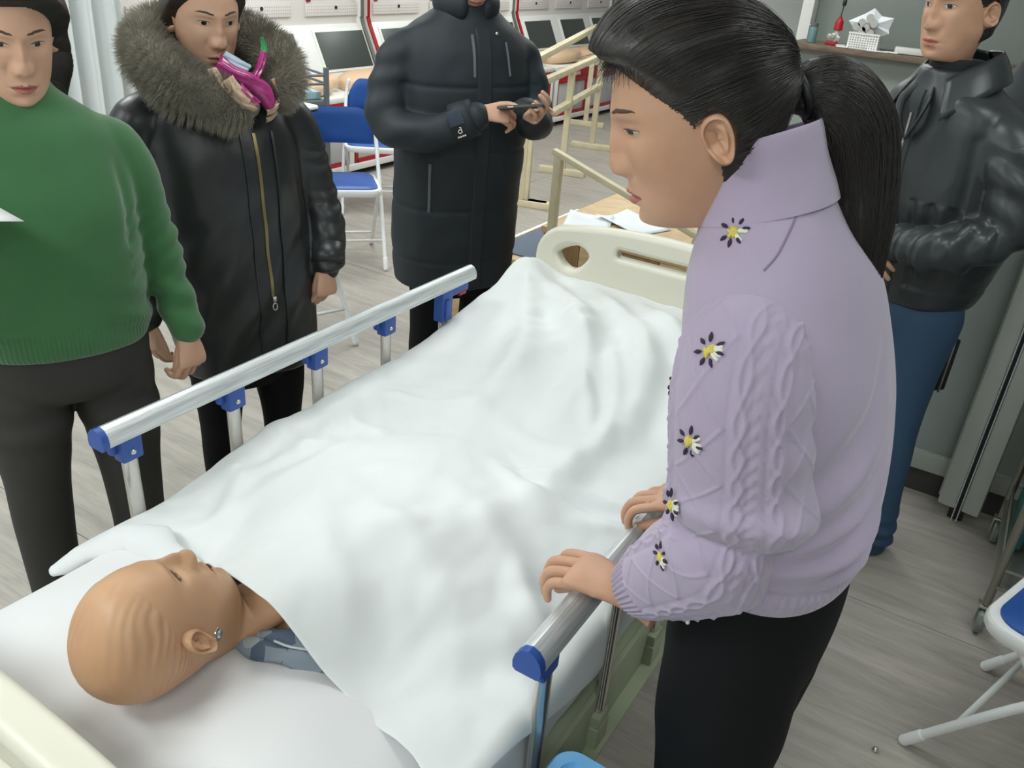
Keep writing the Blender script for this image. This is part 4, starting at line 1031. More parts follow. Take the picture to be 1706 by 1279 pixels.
ribbon('scarf_edge', [(.022, .168, 1.388), (.006, .184, 1.364), (-.016, .194, 1.346)], [(.046, .168, 1.374), (.034, .188, 1.344), (.002, .202, 1.322)], M_cr, fw, .008)
ribbon('scarf_edge', [(-.082, .138, 1.372), (-.092, .136, 1.345), (-.096, .138, 1.318)], [(-.092, .130, 1.374), (-.102, .128, 1.346), (-.104, .132, 1.318)], M_cr, fw, .005)
ribbon('scarf_edge', [(-.058, .166, 1.306), (-.076, .160, 1.312), (-.094, .148, 1.322)], [(-.060, .166, 1.290), (-.078, .160, 1.296), (-.096, .148, 1.306)], M_cr, fw, .006)
ribbon('scarf_edge', [(-.058, .160, 1.286), (-.076, .155, 1.291), (-.092, .146, 1.300)], [(-.060, .158, 1.272), (-.076, .152, 1.277), (-.090, .143, 1.286)], M_cr, fw, .006)
ribbon('scarf_lining', [(.030, .112, 1.418), (.008, .128, 1.402), (-.022, .140, 1.390)], [(.012, .098, 1.432), (-.014, .114, 1.418), (-.040, .126, 1.402)], M_pale, fw, .008)

# ---- man in the long dark coat with the phone
mn = empty('person', (-1.03, 1.97, 0), math.radians(-34 - 90), 'man in a long dark navy padded coat looking down at his phone', 'person')
tor = [(0, 0, .475, .225, .155), (0, 0, .49, .240, .170), (0, 0, .60, .250, .178), (0, .005, .85, .252, .178), (0, .01, 1.05, .255, .175), (0, .015, 1.22, .252, .170), (0, .01, 1.34, .245, .150), (0, 0, 1.42, .215, .125), (0, -.005, 1.47, .15, .105), (0, .0, 1.505, .105, .098), (0, .005, 1.53, .095, .095)]
ra = [(.13, -.005, 1.385), (.245, .0, 1.31), (.30, .05, 1.12), (.20, .20, 1.10), (.055, .285, 1.175)]
la = [(-.13, -.005, 1.385), (-.24, .0, 1.31), (-.265, .08, 1.15), (-.215, .20, 1.13), (-.13, .29, 1.19)]
me = union([loft(tor, 56, 60), arm(ra, [.07, .084, .078, .070, .063, .057]), arm(la, [.07, .084, .076, .068, .061, .055])], 0.0075, 14)
def fman(P):
    d = .007 * nz(P, (5, 5, 6)) + .003 * nz(P, 14, 4)
    for zq in (1.25, 1.02, .80, .60): d -= .004 * gs(P[:, 2] - zq - .01 * nz(P, 4, zq), .008) * (np.abs(P[:, 0]) < .27) * (P[:, 1] < .2)
    ar = sstep(.22, .26, np.abs(P[:, 0])) * (P[:, 2] > 1.02)
    d += .0035 * np.sin((P[:, 2] - .5 * P[:, 1]) * 2 * np.pi / .11 + 2 * nz(P, 6, 3)) * ar
    return d
wrinkle(me, fman); coat = add('padded_coat', me, M_nylon, mn); T = bvh(me)
zz = np.linspace(1.44, .50, 50)
surf_strip('placket', T, [(-.02, z) for z in zz if z > 1.21 or z < 1.02], .055, .008, M_nylon, coat)
surf_strip('zip', T, [(.02, z) for z in zz if 1.28 < z < 1.43], .010, .004, M_grey, coat)
surf_strip('pocket_zip', T, [(.165 + .01 * (z - .8), z) for z in np.linspace(.98, .80, 12)], .010, .004, M_grey, coat)
surf_strip('chest_zip', T, [(-.115 + .1 * (z - 1.35), z) for z in np.linspace(1.40, 1.29, 10)], .008, .004, M_grey, coat)
# collar standing round the neck
a = np.linspace(math.radians(118), math.radians(422), 40); P = np.array([(.100 * math.cos(t), .005 + .095 * math.sin(t), 1.515 + .015 * math.sin(t) * -1) for t in a])
v, f = tube(P, .022, 14, ends=1, sq=1.9, up=(1, 0, 0)); vv = np.array(v); add('collar', vf(vv, f), M_nylon, coat)
for p in (stick(T, [(-.075, 1.425)], .004)): add('snap_button', vf(*tube([p - [0, .002, 0], p + [0, .004, 0]], .007, 14)), M_chrome, coat)
# cuff strap with a woven emblem
d = np.array(ra[-1]) - np.array(ra[-2]); d /= np.linalg.norm(d); c = np.array(ra[-1]) - d * .035
sv = np.cross(d, (0, 0, 1)); sv /= np.linalg.norm(sv); up_ = np.cross(sv, d)
v, f = tube([c - d * .045, c + d * .0, c + d * .03], [.068, .067, .063], 28); o = add('cuff', vf(v, f), M_nylon, coat)
fr_ = Matrix(np.stack([d, up_, sv], 1).tolist())
cc = c + sv * .066 - d * .02
mb = MB(); mb.box(cc + up_ * .025, (.055, .052, .012), bev=.004, rot=fr_); mb.obj('strap_patch', M_nylon2, o)
mb = MB(); q = cc - up_ * .022 + sv * .003
mb.tube([q + d * .006 * math.cos(t) + up_ * .006 * math.sin(t) + sv * 0.001 for t in np.linspace(0, 2 * np.pi, 18)], .0014, 6, cap=False); mb.tube([q + d * .006 + up_ * .013, q + d * .006 - up_ * .006], .0014, 6); mb.tube([q + d * .006 + up_ * .013, q + d * .001 + up_ * .013], .0014, 6)
for k in range(7): mb.box(q - up_ * .017 + d * (-.013 + .0044 * k), (.003, .006 - .002 * (k % 2), .0015), rot=fr_)
em = mb.obj('emblem', M_inkw, o); em['label'] = 'small white emblem with a line of lettering on the sleeve cuff'
me = union(leg_parts([(0, 0, .42, .12, .10), (0, 0, .52, .18, .13), (0, 0, .70, .19, .13)], [([(s * .10, 0, .62), (s * .105, .005, .5), (s * .108, .01, .42), (s * .11, .0, .22), (s * .112, -.005, .05)], [.095, .088, .08, .07, .066, .064]) for s in (-1, 1)]), 0.009, 8)
wrinkle(me, lambda P: .006 * nz(P, (7, 7, 8))); add('trousers', me, M_pantb, mn)
for s in (-1, 1): shoe(mn, s * .112, .02, s * -.15)
H = Head(head_M(-4, 32), (0, .065, 1.625), 1.04, (0, .0, 1.455), False)
hr_ = hand_mesh((.035, .295, 1.188), (-.93, .34, .10), (.15, .70, .70), curl=(48, 50, 28), spread=2, thumb=(5, 18, 25), thumb_down=-22, side=1 if False else -1, scale=1.03, wr=0.027)
hl = hand_mesh((-.120, .300, 1.195), (-.35, .90, .05), (-.70, .0, -.70), curl=(38, 48, 30), spread=2, thumb=(15, 15, 20), thumb_down=-10, side=1, scale=1.03, wr=0.027)
make_body(mn, H, [hl, hr_], [loft([(0, 0, .60, .15, .10), (0, 0, 1.0, .17, .11), (0, 0, 1.3, .18, .11), (0, 0, 1.45, .11, .07)], 24, 14), arm(la, [.05, .045, .04, .03]), arm(ra, [.05, .045, .04, .03])], M_skinA)
face_parts(H, mn, open_=0.4)
capfn(H, mn, .016, -.075, .086)

# ---- man in the leather jacket and jeans
jm = empty('person', (0.68, 1.975, 0), math.radians(-128 - 90), 'man in a black leather jacket and blue jeans standing by the grey partition', 'person')
tor = [(.03, -.005, .855, .155, .125), (.03, -.005, .87, .172, .140), (.027, -.008, .90, .182, .148), (.015, -.008, .98, .200, .158), (0, .01, 1.08, .212, .165), (0, .045, 1.22, .220, .160), (0, .075, 1.34, .215, .140), (0, .095, 1.43, .185, .118), (0, .105, 1.48, .115, .095), (0, .115, 1.515, .078, .08)]
la = [(-.12, .08, 1.395), (-.215, .07, 1.335), (-.262, .06, 1.16), (-.19, .18, 1.08), (-.06, .235, 1.06)]
ra = [(.12, .08, 1.395), (.215, .07, 1.335), (.262, .08, 1.16), (.19, .19, 1.06), (.06, .25, 1.03)]
me = union([loft(tor, 52, 60), arm(ra, [.065, .078, .075, .066, .060, .052]), arm(la, [.065, .078, .075, .066, .060, .052])], 0.0065, 12)
def fjm(P):
    ar = sstep(.19, .225, np.abs(P[:, 0]))
    d = .006 * nz(P, (6, 6, 7)) + .003 * nz(P, 17, 4)
    d += .005 * np.sin((P[:, 2] * .9 - P[:, 1] * .7) * 2 * np.pi / .075 + 2.4 * nz(P, 7, 3)) * ar * (P[:, 2] < 1.36)
    fo = (P[:, 1] > .13) & (np.abs(P[:, 0]) > .05) & (P[:, 2] < 1.18)
    d += .006 * np.sin(P[:, 0] * 2 * np.pi / .05 + 2 * nz(P, 8, 6)) * fo
    d -= .008 * gs(seg_dist(P, (-.175, .16, 1.36), (-.185, .14, 1.05))[0], .014)
    d += .004 * sstep(.93, .915, P[:, 2])
    return d
wrinkle(me, fjm); jk = add('leather_jacket', me, M_lthr2, jm); T = bvh(me)
surf_strip('placket', T, [(.0, z) for z in np.linspace(1.46, .83, 40)], .03, .005, M_lthr2, jk)
surf_strip('zip', T, [(.004, z) for z in np.linspace(1.40, 1.29, 10)], .008, .010, M_chrome, jk)
# shirt-style collar: two pointed flaps folded over
for s in (-1, 1):
    R1 = catmull(np.array([(s * .0, .02, 1.56), (s * .07, .05, 1.565), (s * .085, .12, 1.54), (s * .05, .195, 1.49)]), 16)
    R2 = catmull(np.array([(s * .0, -.012, 1.505), (s * .105, .03, 1.50), (s * .135, .13, 1.465), (s * .095, .225, 1.395)]), 16)
    v = []
    for p, q in zip(R1, R2):
        for t in np.linspace(0, 1, 7): v.append(p * (1 - t) + q * t + np.array([0, 0,   .007 * math.sin(math.pi * t)]))
    f = [[i * 7 + k, i * 7 + k + 1, (i + 1) * 7 + k + 1, (i + 1) * 7 + k] for i in range(15) for k in range(6)]
    o = add('collar_flap', vf(v, f), M_lthr2, jk); o.modifiers.new('s', 'SOLIDIFY').thickness = .006
for s in (-1, 1):
    P = catmull(np.array([(s * .03, .205, 1.46), (s * .045, .225, 1.43), (s * .035, .235, 1.38), (s * .012, .232, 1.34)]), 12); v, f = tube(P, .012, 8, ends=1, sq=.35); add('lapel_fold', vf(v, f), M_lthr2, jk)
v, f = loft([(0, .10, 1.40, .085, .09), (0, .11, 1.48, .07, .075), (0, .12, 1.54, .062, .066)], 28, 12); add('inner_shirt', vf(v, f), M_shirt, jm)
me = union(leg_parts([(.035, .0, .72, .10, .10), (.035, -.005, .78, .162, .125), (.035, -.005, .88, .165, .125), (.032, .0, .96, .155, .12)], [([(s * .095 + .035, .0, .82), (s * .105 + .042, .01, .62), (s * .112 + .035, .02, .46), (s * .115 + .018, .02, .25), (s * .118 + .006, .015, .06)], [.100, .090, .080, .076, .076, .078]) for s in (-1, 1)]), 0.008, 7)
wrinkle(me, lambda P: .004 * nz(P, (7, 7, 7)) + .005 * np.sin(P[:, 2] * 2 * np.pi / .05 + 3 * nz(P, 8, 2)) * sstep(.22, .06, P[:, 2])); add('jeans', me, M_denim, jm)
for s in (-1, 1): shoe(jm, s * .118 + .006, .03, s * -.15)
H = Head(head_M(6, 8), (0, .165, 1.655), 1.03, (0, .10, 1.48), False)
hl = hand_mesh((-.045, .245, 1.058), (.9, .3, -.15), (-.1, .75, .6), curl=(30, 35, 20), thumb=(20, 10, 10), side=1, scale=1.02, wr=0.027)
hr_ = hand_mesh((.045, .26, 1.025), (-.9, .35, -.1), (.1, .75, .6), curl=(30, 35, 20), thumb=(20, 10, 10), side=-1, scale=1.02, wr=0.027)
make_body(jm, H, [hl, hr_], [loft([(.03, .0, .88, .12, .09), (0, .0, 1.05, .15, .10), (0, .06, 1.3, .17, .10), (0, .10, 1.46, .10, .06)], 24, 14), arm(la, [.05, .045, .04, .03]), arm(ra, [.05, .045, .04, .03])], M_skinB)
face_parts(H, jm)
Ri_ = rotz(-math.radians(-128 - 90)); q_ = Ri_ @ (np.array([.808, 1.985, .665]) - np.array(jm.location)); dq_ = Ri_ @ np.array([.0, .05, 1.0])
MB().bar(tuple(q_ - dq_ * .085), tuple(q_ + dq_ * .085), .022, .06, bev=.006).obj('belt_pouch', M_black, jm)
MB().bar(tuple(q_ - dq_ * .08 + Ri_ @ np.array([.012, -.028, 0])), tuple(q_ + dq_ * .085 + Ri_ @ np.array([.012, -.028, 0])), .006, .006, bev=.002).obj('pouch_edge', M_chrome, jm)
capfn(H, jm, .014, -.075, .088)
# ---- woman in the lilac sweater leaning on the near rail (built in room coordinates about her own base)
PO = np.array([0.705, 0.30, 0.0])
pw_ = empty('person', tuple(PO), 0, 'woman in a lilac knitted sweater with a black ponytail leaning on the near rail', 'person')
def loc(P): return np.asarray(P, float) - PO
tor = [(.700, .300, .972, .100, .165), (.700, .298, .984, .114, .184), (.700, .296, 1.015, .122, .194), (.694, .290, 1.08, .128, .195), (.682, .280, 1.18, .128, .190), (.666, .268, 1.27, .126, .186), (.650, .258, 1.34, .118, .176), (.632, .248, 1.395, .104, .150, 0, .10), (.612, .238, 1.44, .082, .105, 0, .25), (.598, .232, 1.475, .068, .072, 0, .40), (.588, .228, 1.505, .062, .063, 0, .45), (.578, .224, 1.535, .060, .060, 0, .45)]
v, f = loft([(r[0] - PO[0], r[1] - PO[1], *r[2:]) for r in tor], 56, 70)
LS = np.array([(.640, .165, 1.375), (.648, .115, 1.30), (.668, .112, 1.17), (.668, .112, 1.07), (.615, .126, .995), (.558, .138, .922)])
RS = np.array([(.625, .35, 1.375), (.60, .43, 1.30), (.60, .47, 1.15), (.60, .45, 1.04), (.60, .425, .975), (.572, .405, .925)])
v2, f2 = arm(loc(RS), [.075, .072, .062, .056, .048, .040])
me = union([(v, f), (v2, f2)], 0.0055, 6)
def flil(P):
    Q = P + PO
    d = .0035 * nz(P, (7, 7, 9))
    # folds fanning from the armpit down to the waist at the back
    G = np.stack([np.degrees(np.arctan2(Q[:, 1] - .285, Q[:, 0] - .685)) * .155 * np.pi / 180, Q[:, 2]], 1)
    for a, b, h, wd in (((-75, 1.09), (-5, 1.19), .011, .013), ((-75, 1.07), (5, 1.145), -.009, .012), ((-80, 1.06), (0, 1.095), .012, .013), ((-70, 1.045), (10, 1.06), -.008, .012), ((-50, 1.03), (5, 1.045), .009, .012), ((-78, 1.12), (-15, 1.27), .009, .016), ((-80, 1.15), (-25, 1.33), -.008, .016)):
        dd, t = seg_dist(G, (math.radians(a[0]) * .155, a[1]), (math.radians(b[0]) * .155, b[1])); d += h * gs(dd + .006 * nz(Q, 14), wd) * np.sin(np.pi * np.clip(t * .92 + .04, 0, 1))
    d += -.006 * gs(Q[:, 2] - 1.022, .008) * (Q[:, 2] < 1.045) + .002 * (Q[:, 2] < 1.018)
    return d
wrinkle(me, flil); P = co_of(me); Q = P + PO
rib = sstep(1.024, 1.016, Q[:, 2]) * .9
set_rib(me, rib)
sw = add('sweater', me, M_lilac, pw_)
# the near sleeve: aran pattern knitted in relief, built ring by ring
ns_, na_ = 300, 260
SP = catmull(loc(LS), 120); seg = np.linalg.norm(np.diff(SP, axis=0), axis=1); cum = np.concatenate([[0], np.cumsum(seg)]); Ltot = cum[-1]
ss = np.linspace(0, Ltot, ns_); SP = np.stack([np.interp(ss, cum, SP[:, i]) for i in range(3)], 1)
for _ in range(25): SP[1:-1] = (SP[:-2] + 2 * SP[1:-1] + SP[2:]) / 4
TT, UU, WW = frames(SP, (0, -1, 0))
rad = np.interp(ss / Ltot, [0, .04, .12, .25, .40, .52, .60, .68, .80, .92, .97, 1.0], [.050, .066, .078, .084, .084, .080, .077, .074, .068, .054, .046, .040])
aa = np.linspace(-np.pi, np.pi, na_, endpoint=False)
S = np.repeat(ss[:, None], na_, 1); A = np.repeat(aa[None], ns_, 0); Wd = A * np.interp(ss, ss, rad)[:, None]
def ridge(d, wd): return np.exp(-(d / wd) ** 2)
pat = np.zeros_like(S)
tri = np.abs(((S / .062) % 2) - 1)                          # 0..1 zigzag
for w0 in (.030,):
    for sg in (1, -1): pat += .8 * ridge(Wd - w0 - sg * (tri - .5) * .066, .0028)
for w0 in (-.020, -.064, .082):
    ph = S / .034 * np.pi
    for sg in (1, -1): pat += 1.0 * ridge(Wd - w0 - sg * .0062 * np.sin(ph), .0027)
    pat -= .35 * ridge(np.abs(Wd - w0) - .0125, .003)
chev = np.abs(Wd + .042); pat += .25 * np.sin((S - .9 * chev) * 2 * np.pi / .017) * ridge(np.maximum(chev - .012, 0), .004)
for sg in (1, -1): pat += .6 * ridge(Wd + .100 - sg * (tri - .5) * .05, .0026)
cuffm = sstep(Ltot - .045, Ltot - .038, S)
pat = pat * (1 - cuffm) * sstep(.01, .05, S) + .8 * np.sin(A * 40) * cuffm
fold = np.zeros_like(S)
el = Ltot * .575
fold += .011 * ridge(S - el + .035 + .02 * np.cos(A), .018) * (.5 + .5 * np.cos(A - np.pi + .3) ** 2) - .014 * ridge(S - el - .005 + .02 * np.cos(A), .012)
fold += .007 * ridge(S - el - .05 + .015 * np.cos(A), .020)
fold += .0025 * np.sin(S * 2 * np.pi / .07 + 1.2 * np.sin(A)) * ridge(S - .16, .10) * sstep(.3, 1.2, -A)
# soft blouson drop of the upper sleeve over the forearm at the back
fold += .013 * ridge(S - el + .045, .035) * sstep(.2, 1.2, -A) - .010 * ridge(S - el - .02, .02) * sstep(.2, 1.2, -A)
Rr = rad[:, None] + .0027 * pat + fold
V = SP[:, None, :] + Rr[..., None] * (np.cos(A)[..., None] * UU[:, None, :] + np.sin(A)[..., None] * WW[:, None, :])
me = vf(V.reshape(-1, 3), grid_faces(ns_, na_, True)); set_rib(me, np.zeros(len(me.vertices)))
sl = add('sleeve', me, M_lilac, pw_)
# embroidered flowers on the sleeve and the shoulder
M_yel = mat('yellow_thread', rgb(214, 196, 96), 0.8); M_vio = mat('dark_violet_thread', rgb(54, 40, 62), 0.8); M_wht = mat('white_thread', rgb(226, 224, 214), 0.85)
def flower(c, n, t, par, s=1.0, seed=0):
    r_ = random.Random(seed); c, n, t = [np.asarray(x, float) for x in (c, n, t)]; n /= np.linalg.norm(n); t -= n * (t @ n); t /= np.linalg.norm(t); b = np.cross(n, t)
    mb = MB()
    for k in range(7):
        a = 2 * math.pi * k / 7 + r_.uniform(-.15, .15); d = t * math.cos(a) + b * math.sin(a)
        r0, r1 = .0105 * s, .0185 * s * r_.uniform(.9, 1.12)
        P = np.linspace(c + d * r0 + n * .0012, c + d * r1 + n * .0006, 6); v, f = tube(P, [.0013 * s, .0021 * s, .0024 * s, .0023 * s, .0018 * s, .001 * s], 8, ends=1); mb.put(v, f, 1)
    for k in range(9):
        a = r_.uniform(0, 6.3); q = c + (t * math.cos(a) + b * math.sin(a)) * r_.uniform(0, .0045) * s + n * .001; d = (t * math.cos(a * 2) + b * math.sin(a * 2)) * .003 * s
        v, f = tube([q - d, q + n * .0012, q + d], .0024 * s, 8, ends=1); mb.put(v, f, 0)
    for k in range(5):
        a = -1.5 + r_.uniform(-.7, .7); q = c + (t * math.cos(a) + b * math.sin(a)) * .0105 * s; d = (t * math.cos(a) + b * math.sin(a)) * .0045 * s
        v, f = tube([q - d, q + n * .001, q + d], .0022 * s, 8, ends=1); mb.put(v, f, 2)
    o = add('embroidered_flower', mb.mesh(), [M_yel, M_vio, M_wht], par); return o
def sleeve_pt(s, a):
    i = int(s / Ltot * (ns_ - 1)); k = int((a + np.pi) / (2 * np.pi) * na_) % na_
    p = V[i, k]; du = V[min(i + 4, ns_ - 1), k] - V[max(i - 4, 0), k]; dv = V[i, (k + 4) % na_] - V[i, k - 4]; n = np.cross(du, dv); n /= np.linalg.norm(n)
    if n @ (p - SP[i]) < 0: n = -n
    return p, n, du
for k, (s_, a_) in enumerate(((.075, .32), (.146, .44), (.242, .70), (.362, .74), (.11, 1.5))):
    p, n, t = sleeve_pt(s_, a_); flower(p, n, -t, sl, 1.0, k)
Tb = bvh(sw.data)
h = Tb.find_nearest(Vector(loc((.606, .184, 1.428))))
if h[0] is not None: flower(h[0], h[1], (.3, .2, .9), sw, 1.0, 9)
h = Tb.ray_cast(Vector(loc((.70, -.3, 1.43))), Vector((-.08, 1, 0)))
# seam of the shoulder
def seam(pts, wd=.0022):
    P = []
    for p in pts:
        q = Tb.find_nearest(Vector(loc(p)));  P.append(np.array(q[0]) + np.array(q[1]) * .0002)
    v, f = tube(catmull(np.array(P), 30), wd, 6); o = add('seam', vf(v, f), M_lilac2, sw); return o
M_lilac2 = knit('lilac_seam', rgb(140, 122, 152), rgb(132, 116, 146))
seam([(.632, .200, 1.462), (.640, .180, 1.440), (.643, .160, 1.420), (.640, .145, 1.405)], .0014)
# stand collar: a doubled rib band whose lower edge shows as a line
cr5 = [(.604, .234, 1.462, .0755, .084, 0, .36), (.598, .232, 1.478, .0735, .0765, 0, .40), (.588, .228, 1.508, .0675, .068, 0, .45), (.578, .224, 1.540, .0655, .065, 0, .45), (.577, .224, 1.545, .0615, .061, 0, .45), (.578, .224, 1.535, .058, .058, 0, .45)]
v, f = loft([(r[0] - PO[0], r[1] - PO[1], *r[2:]) for r in cr5], 48, 30, cap=False); add('collar', vf(v, f), M_lilac, sw)
# trousers
me = union(leg_parts([(-.01, 0, .74, .095, .11), (-.008, 0, .80, .112, .175), (-.006, 0, .90, .116, .184), (-.005, -.002, .98, .108, .175), (-.005, -.002, 1.02, .10, .16)],
                     [([(-.005, s * .088, .86), (.0, s * .094, .66), (.0, s * .098, .46), (.005, s * .098, .25), (.01, s * .10, .05)], [.100, .100, .078, .068, .064, .062]) for s in (-1, 1)]), 0.008, 8)
wrinkle(me, lambda P: .004 * nz(P, (6, 6, 5))); add('trousers', me, M_pantb, pw_)
P = catmull(loc([(.625, .145, .962), (.633, .128, .948), (.642, .122, .932), (.645, .120, .922)]), 12); v, f = tube(P, .0032, 8, ends=1); add('waist_cord', vf(v, f), M_white, pw_)
for s in (-1, 1): shoe(pw_, .02, s * .10, math.pi / 2)
# head turned down towards the manikin
PM = np.array([[-.527, -.802, -.281], [.849, -.478, -.227], [.047, -.358, .932]])
U_, _, Vt = np.linalg.svd(PM); PM = U_ @ Vt
H = Head(PM, loc((.506, .197, 1.553)), 1.0, loc((.605, .237, 1.44)), nz_=200, nt=230)
Mh = None
hl = hand_mesh(loc((.552, .140, .906)), (-.97, .06, .06), (.08, -.05, .98), voxel=.0022, curlf=[(22, 48, 30), (24, 52, 32), (24, 52, 32), (22, 50, 32)], spread=3, thumb=(8, 18, 10), thumb_down=42, side=1, scale=1.04, wr=0.025)
hr_ = hand_mesh(loc((.570, .405, .912)), (-.96, -.18, .02), (.1, .0, .99), voxel=.0025, curl=(22, 50, 30), spread=3, thumb=(10, 15, 10), thumb_down=40, side=-1, scale=0.95, wr=0.025)
make_body(pw_, H, [hl, hr_], [loft([(r[0] - PO[0], r[1] - PO[1], r[2], r[3] * .75, r[4] * .75) for r in tor[1:9]], 24, 16), arm(loc(LS), [.045, .045, .04, .036, .03, .026]), arm(loc(RS), [.045, .045, .04, .036, .03, .026])], M_skinB)
face_parts(H, pw_, open_=0.5)
# hair combed back to a band, with strands and a long ponytail
band = np.array((.0, -.122, .035))
def ph_thick(L):
    yb_ = np.interp(L[:, 2], [-.2, -.03, 0.0, .03, .055, .086, .09], [-.012, -.010, .004, .022, .045, .074, .2])
    e = np.minimum(yb_ - L[:, 1], (L[:, 2] + .095) * .8)
    return (.012 + .026 * sstep(.045, .095, L[:, 2]) * sstep(-.04, .05, L[:, 1]) - .006 * sstep(-.04, -.09, L[:, 1]) + .010 * gs(np.linalg.norm(L - band * .9, axis=1), .05)) * sstep(-.002, .03, e) - .0012 * (e < .003)
hair = H.patch('hair', lambda L: hair_mask(L, -.095, .086), M_hair, pw_, thick=ph_thick, noise_amp=.0025, noise_s=(45, 20, 45))
# strands over the cap: from the hairline and crown back to the band
L = H.local / H.s; q = np.where(hair_mask(L, -.09, .086))[0]; ok = q[rng.integers(0, len(q), 5200)]
o_t = ph_thick(L)
starts = L[ok]; K = 14; t = np.linspace(0, 1, K)
from mathutils.kdtree import KDTree
kd = KDTree(len(q))
for i, qq in enumerate(q): kd.insert(Vector(L[qq]), i)
kd.balance()
pts = np.zeros((len(ok), K, 3)); ctr = np.array([0, -.015, .02])
for i, s_ in enumerate(starts):
    d0 = s_ - ctr; d1 = band - ctr; r0, r1 = np.linalg.norm(d0), np.linalg.norm(d1); lift = abs(rng.normal(0, .0016)) + .0002; ln = rng.uniform(.35, 1.0)
    for k in range(K):
        tt = t[k] * ln; d = d0 / r0 * (1 - tt) + d1 / r1 * tt; d /= np.linalg.norm(d)
        _, j, _ = kd.find(Vector(ctr + d * .095)); vi = q[j]
        pts[i, k] = H.v[vi] + H.n[vi] * ((max(o_t[vi], 0) + lift * math.sin(math.pi * min(tt + .1, 1)) ) * H.s)
for _ in range(3): pts[:, 1:-1] = (pts[:, :-2] + 2 * pts[:, 1:-1] + pts[:, 2:]) / 4
M_hairs = mat('hair_strand', rgb(44, 39, 37), 0.34, spec=0.6)
strands('hair_strands', pts, .00042, M_hairs, hair)
# wispy fringe
fr0 = L[(np.abs(L[:, 2] - .088) < .006) & (L[:, 1] > .05)]; fr0 = fr0[rng.integers(0, len(fr0), 260)]
fp = np.zeros((260, 8, 3)); kk = np.linspace(0, 1, 8)
for i, s_ in enumerate(fr0):
    dd = rng.normal(0, 1, 3) * np.array([.012, .008, .01])
    c_ = s_[None] + kk[:, None] * np.array([.006 * np.sign(s_[0]), .014, .030])[None] + kk[:, None] ** 2 * (np.array([0, .004, -.036]) + dd)[None]
    fp[i] = xform(c_ * H.s, H.M, H.pos)
strands('fringe', fp, .0005, M_hairs, hair)
pt = catmull(loc([(.600, .250, 1.590), (.618, .264, 1.598), (.645, .284, 1.588), (.668, .298, 1.550), (.684, .304, 1.49), (.696, .302, 1.43), (.708, .30, 1.38), (.716, .298, 1.345)]), 60)
prd = np.interp(np.linspace(0, 1, 60), [0, .06, .2, .4, .65, .85, 1], [.020, .026, .040, .048, .046, .034, .010])
v, f = tube(pt, prd, 28, ends=1, sq=1.0); vv = np.array(v)
pony = add('ponytail', vf(vv, f), M_hair, pw_)
wrinkle(pony.data, lambda P: .0025 * nz(P, (70, 70, 9)))
Tp, Up, Wp = frames(pt); n_ = 2600; aa2 = rng.random(n_) * 2 * np.pi; r2 = np.sqrt(rng.random(n_)) * .25 + .80; e0 = rng.integers(0, 12, n_); e1 = rng.integers(38, 60, n_)
K = 16; pp = np.zeros((n_, K, 3))
for i in range(n_):
    idx = np.linspace(e0[i], e1[i], K); ii = np.minimum(idx.astype(int), 58); fr_2 = (idx - ii)[:, None]
    lp = lambda M_: M_[ii] * (1 - fr_2) + M_[ii + 1] * fr_2
    am = aa2[i] + .25 * np.sin(np.linspace(0, 3, K) + i); R_ = (prd[ii] * (1 - fr_2[:, 0]) + prd[ii + 1] * fr_2[:, 0]) * (r2[i])
    pp[i] = lp(pt) + (np.cos(am)[:, None] * lp(Up) + np.sin(am)[:, None] * lp(Wp)) * R_[:, None]
strands('ponytail_strands', pp, .00042, M_hairs, pony)
a = np.linspace(0, 2 * np.pi, 26); c_ = pt[3]; P = np.array([c_ + .024 * (math.cos(t_) * Up[3] + math.sin(t_) * Wp[3]) for t_ in a]); v, f = tube(P, .006, 8, cap=False); add('hair_band', vf(v, f), M_black, pw_)
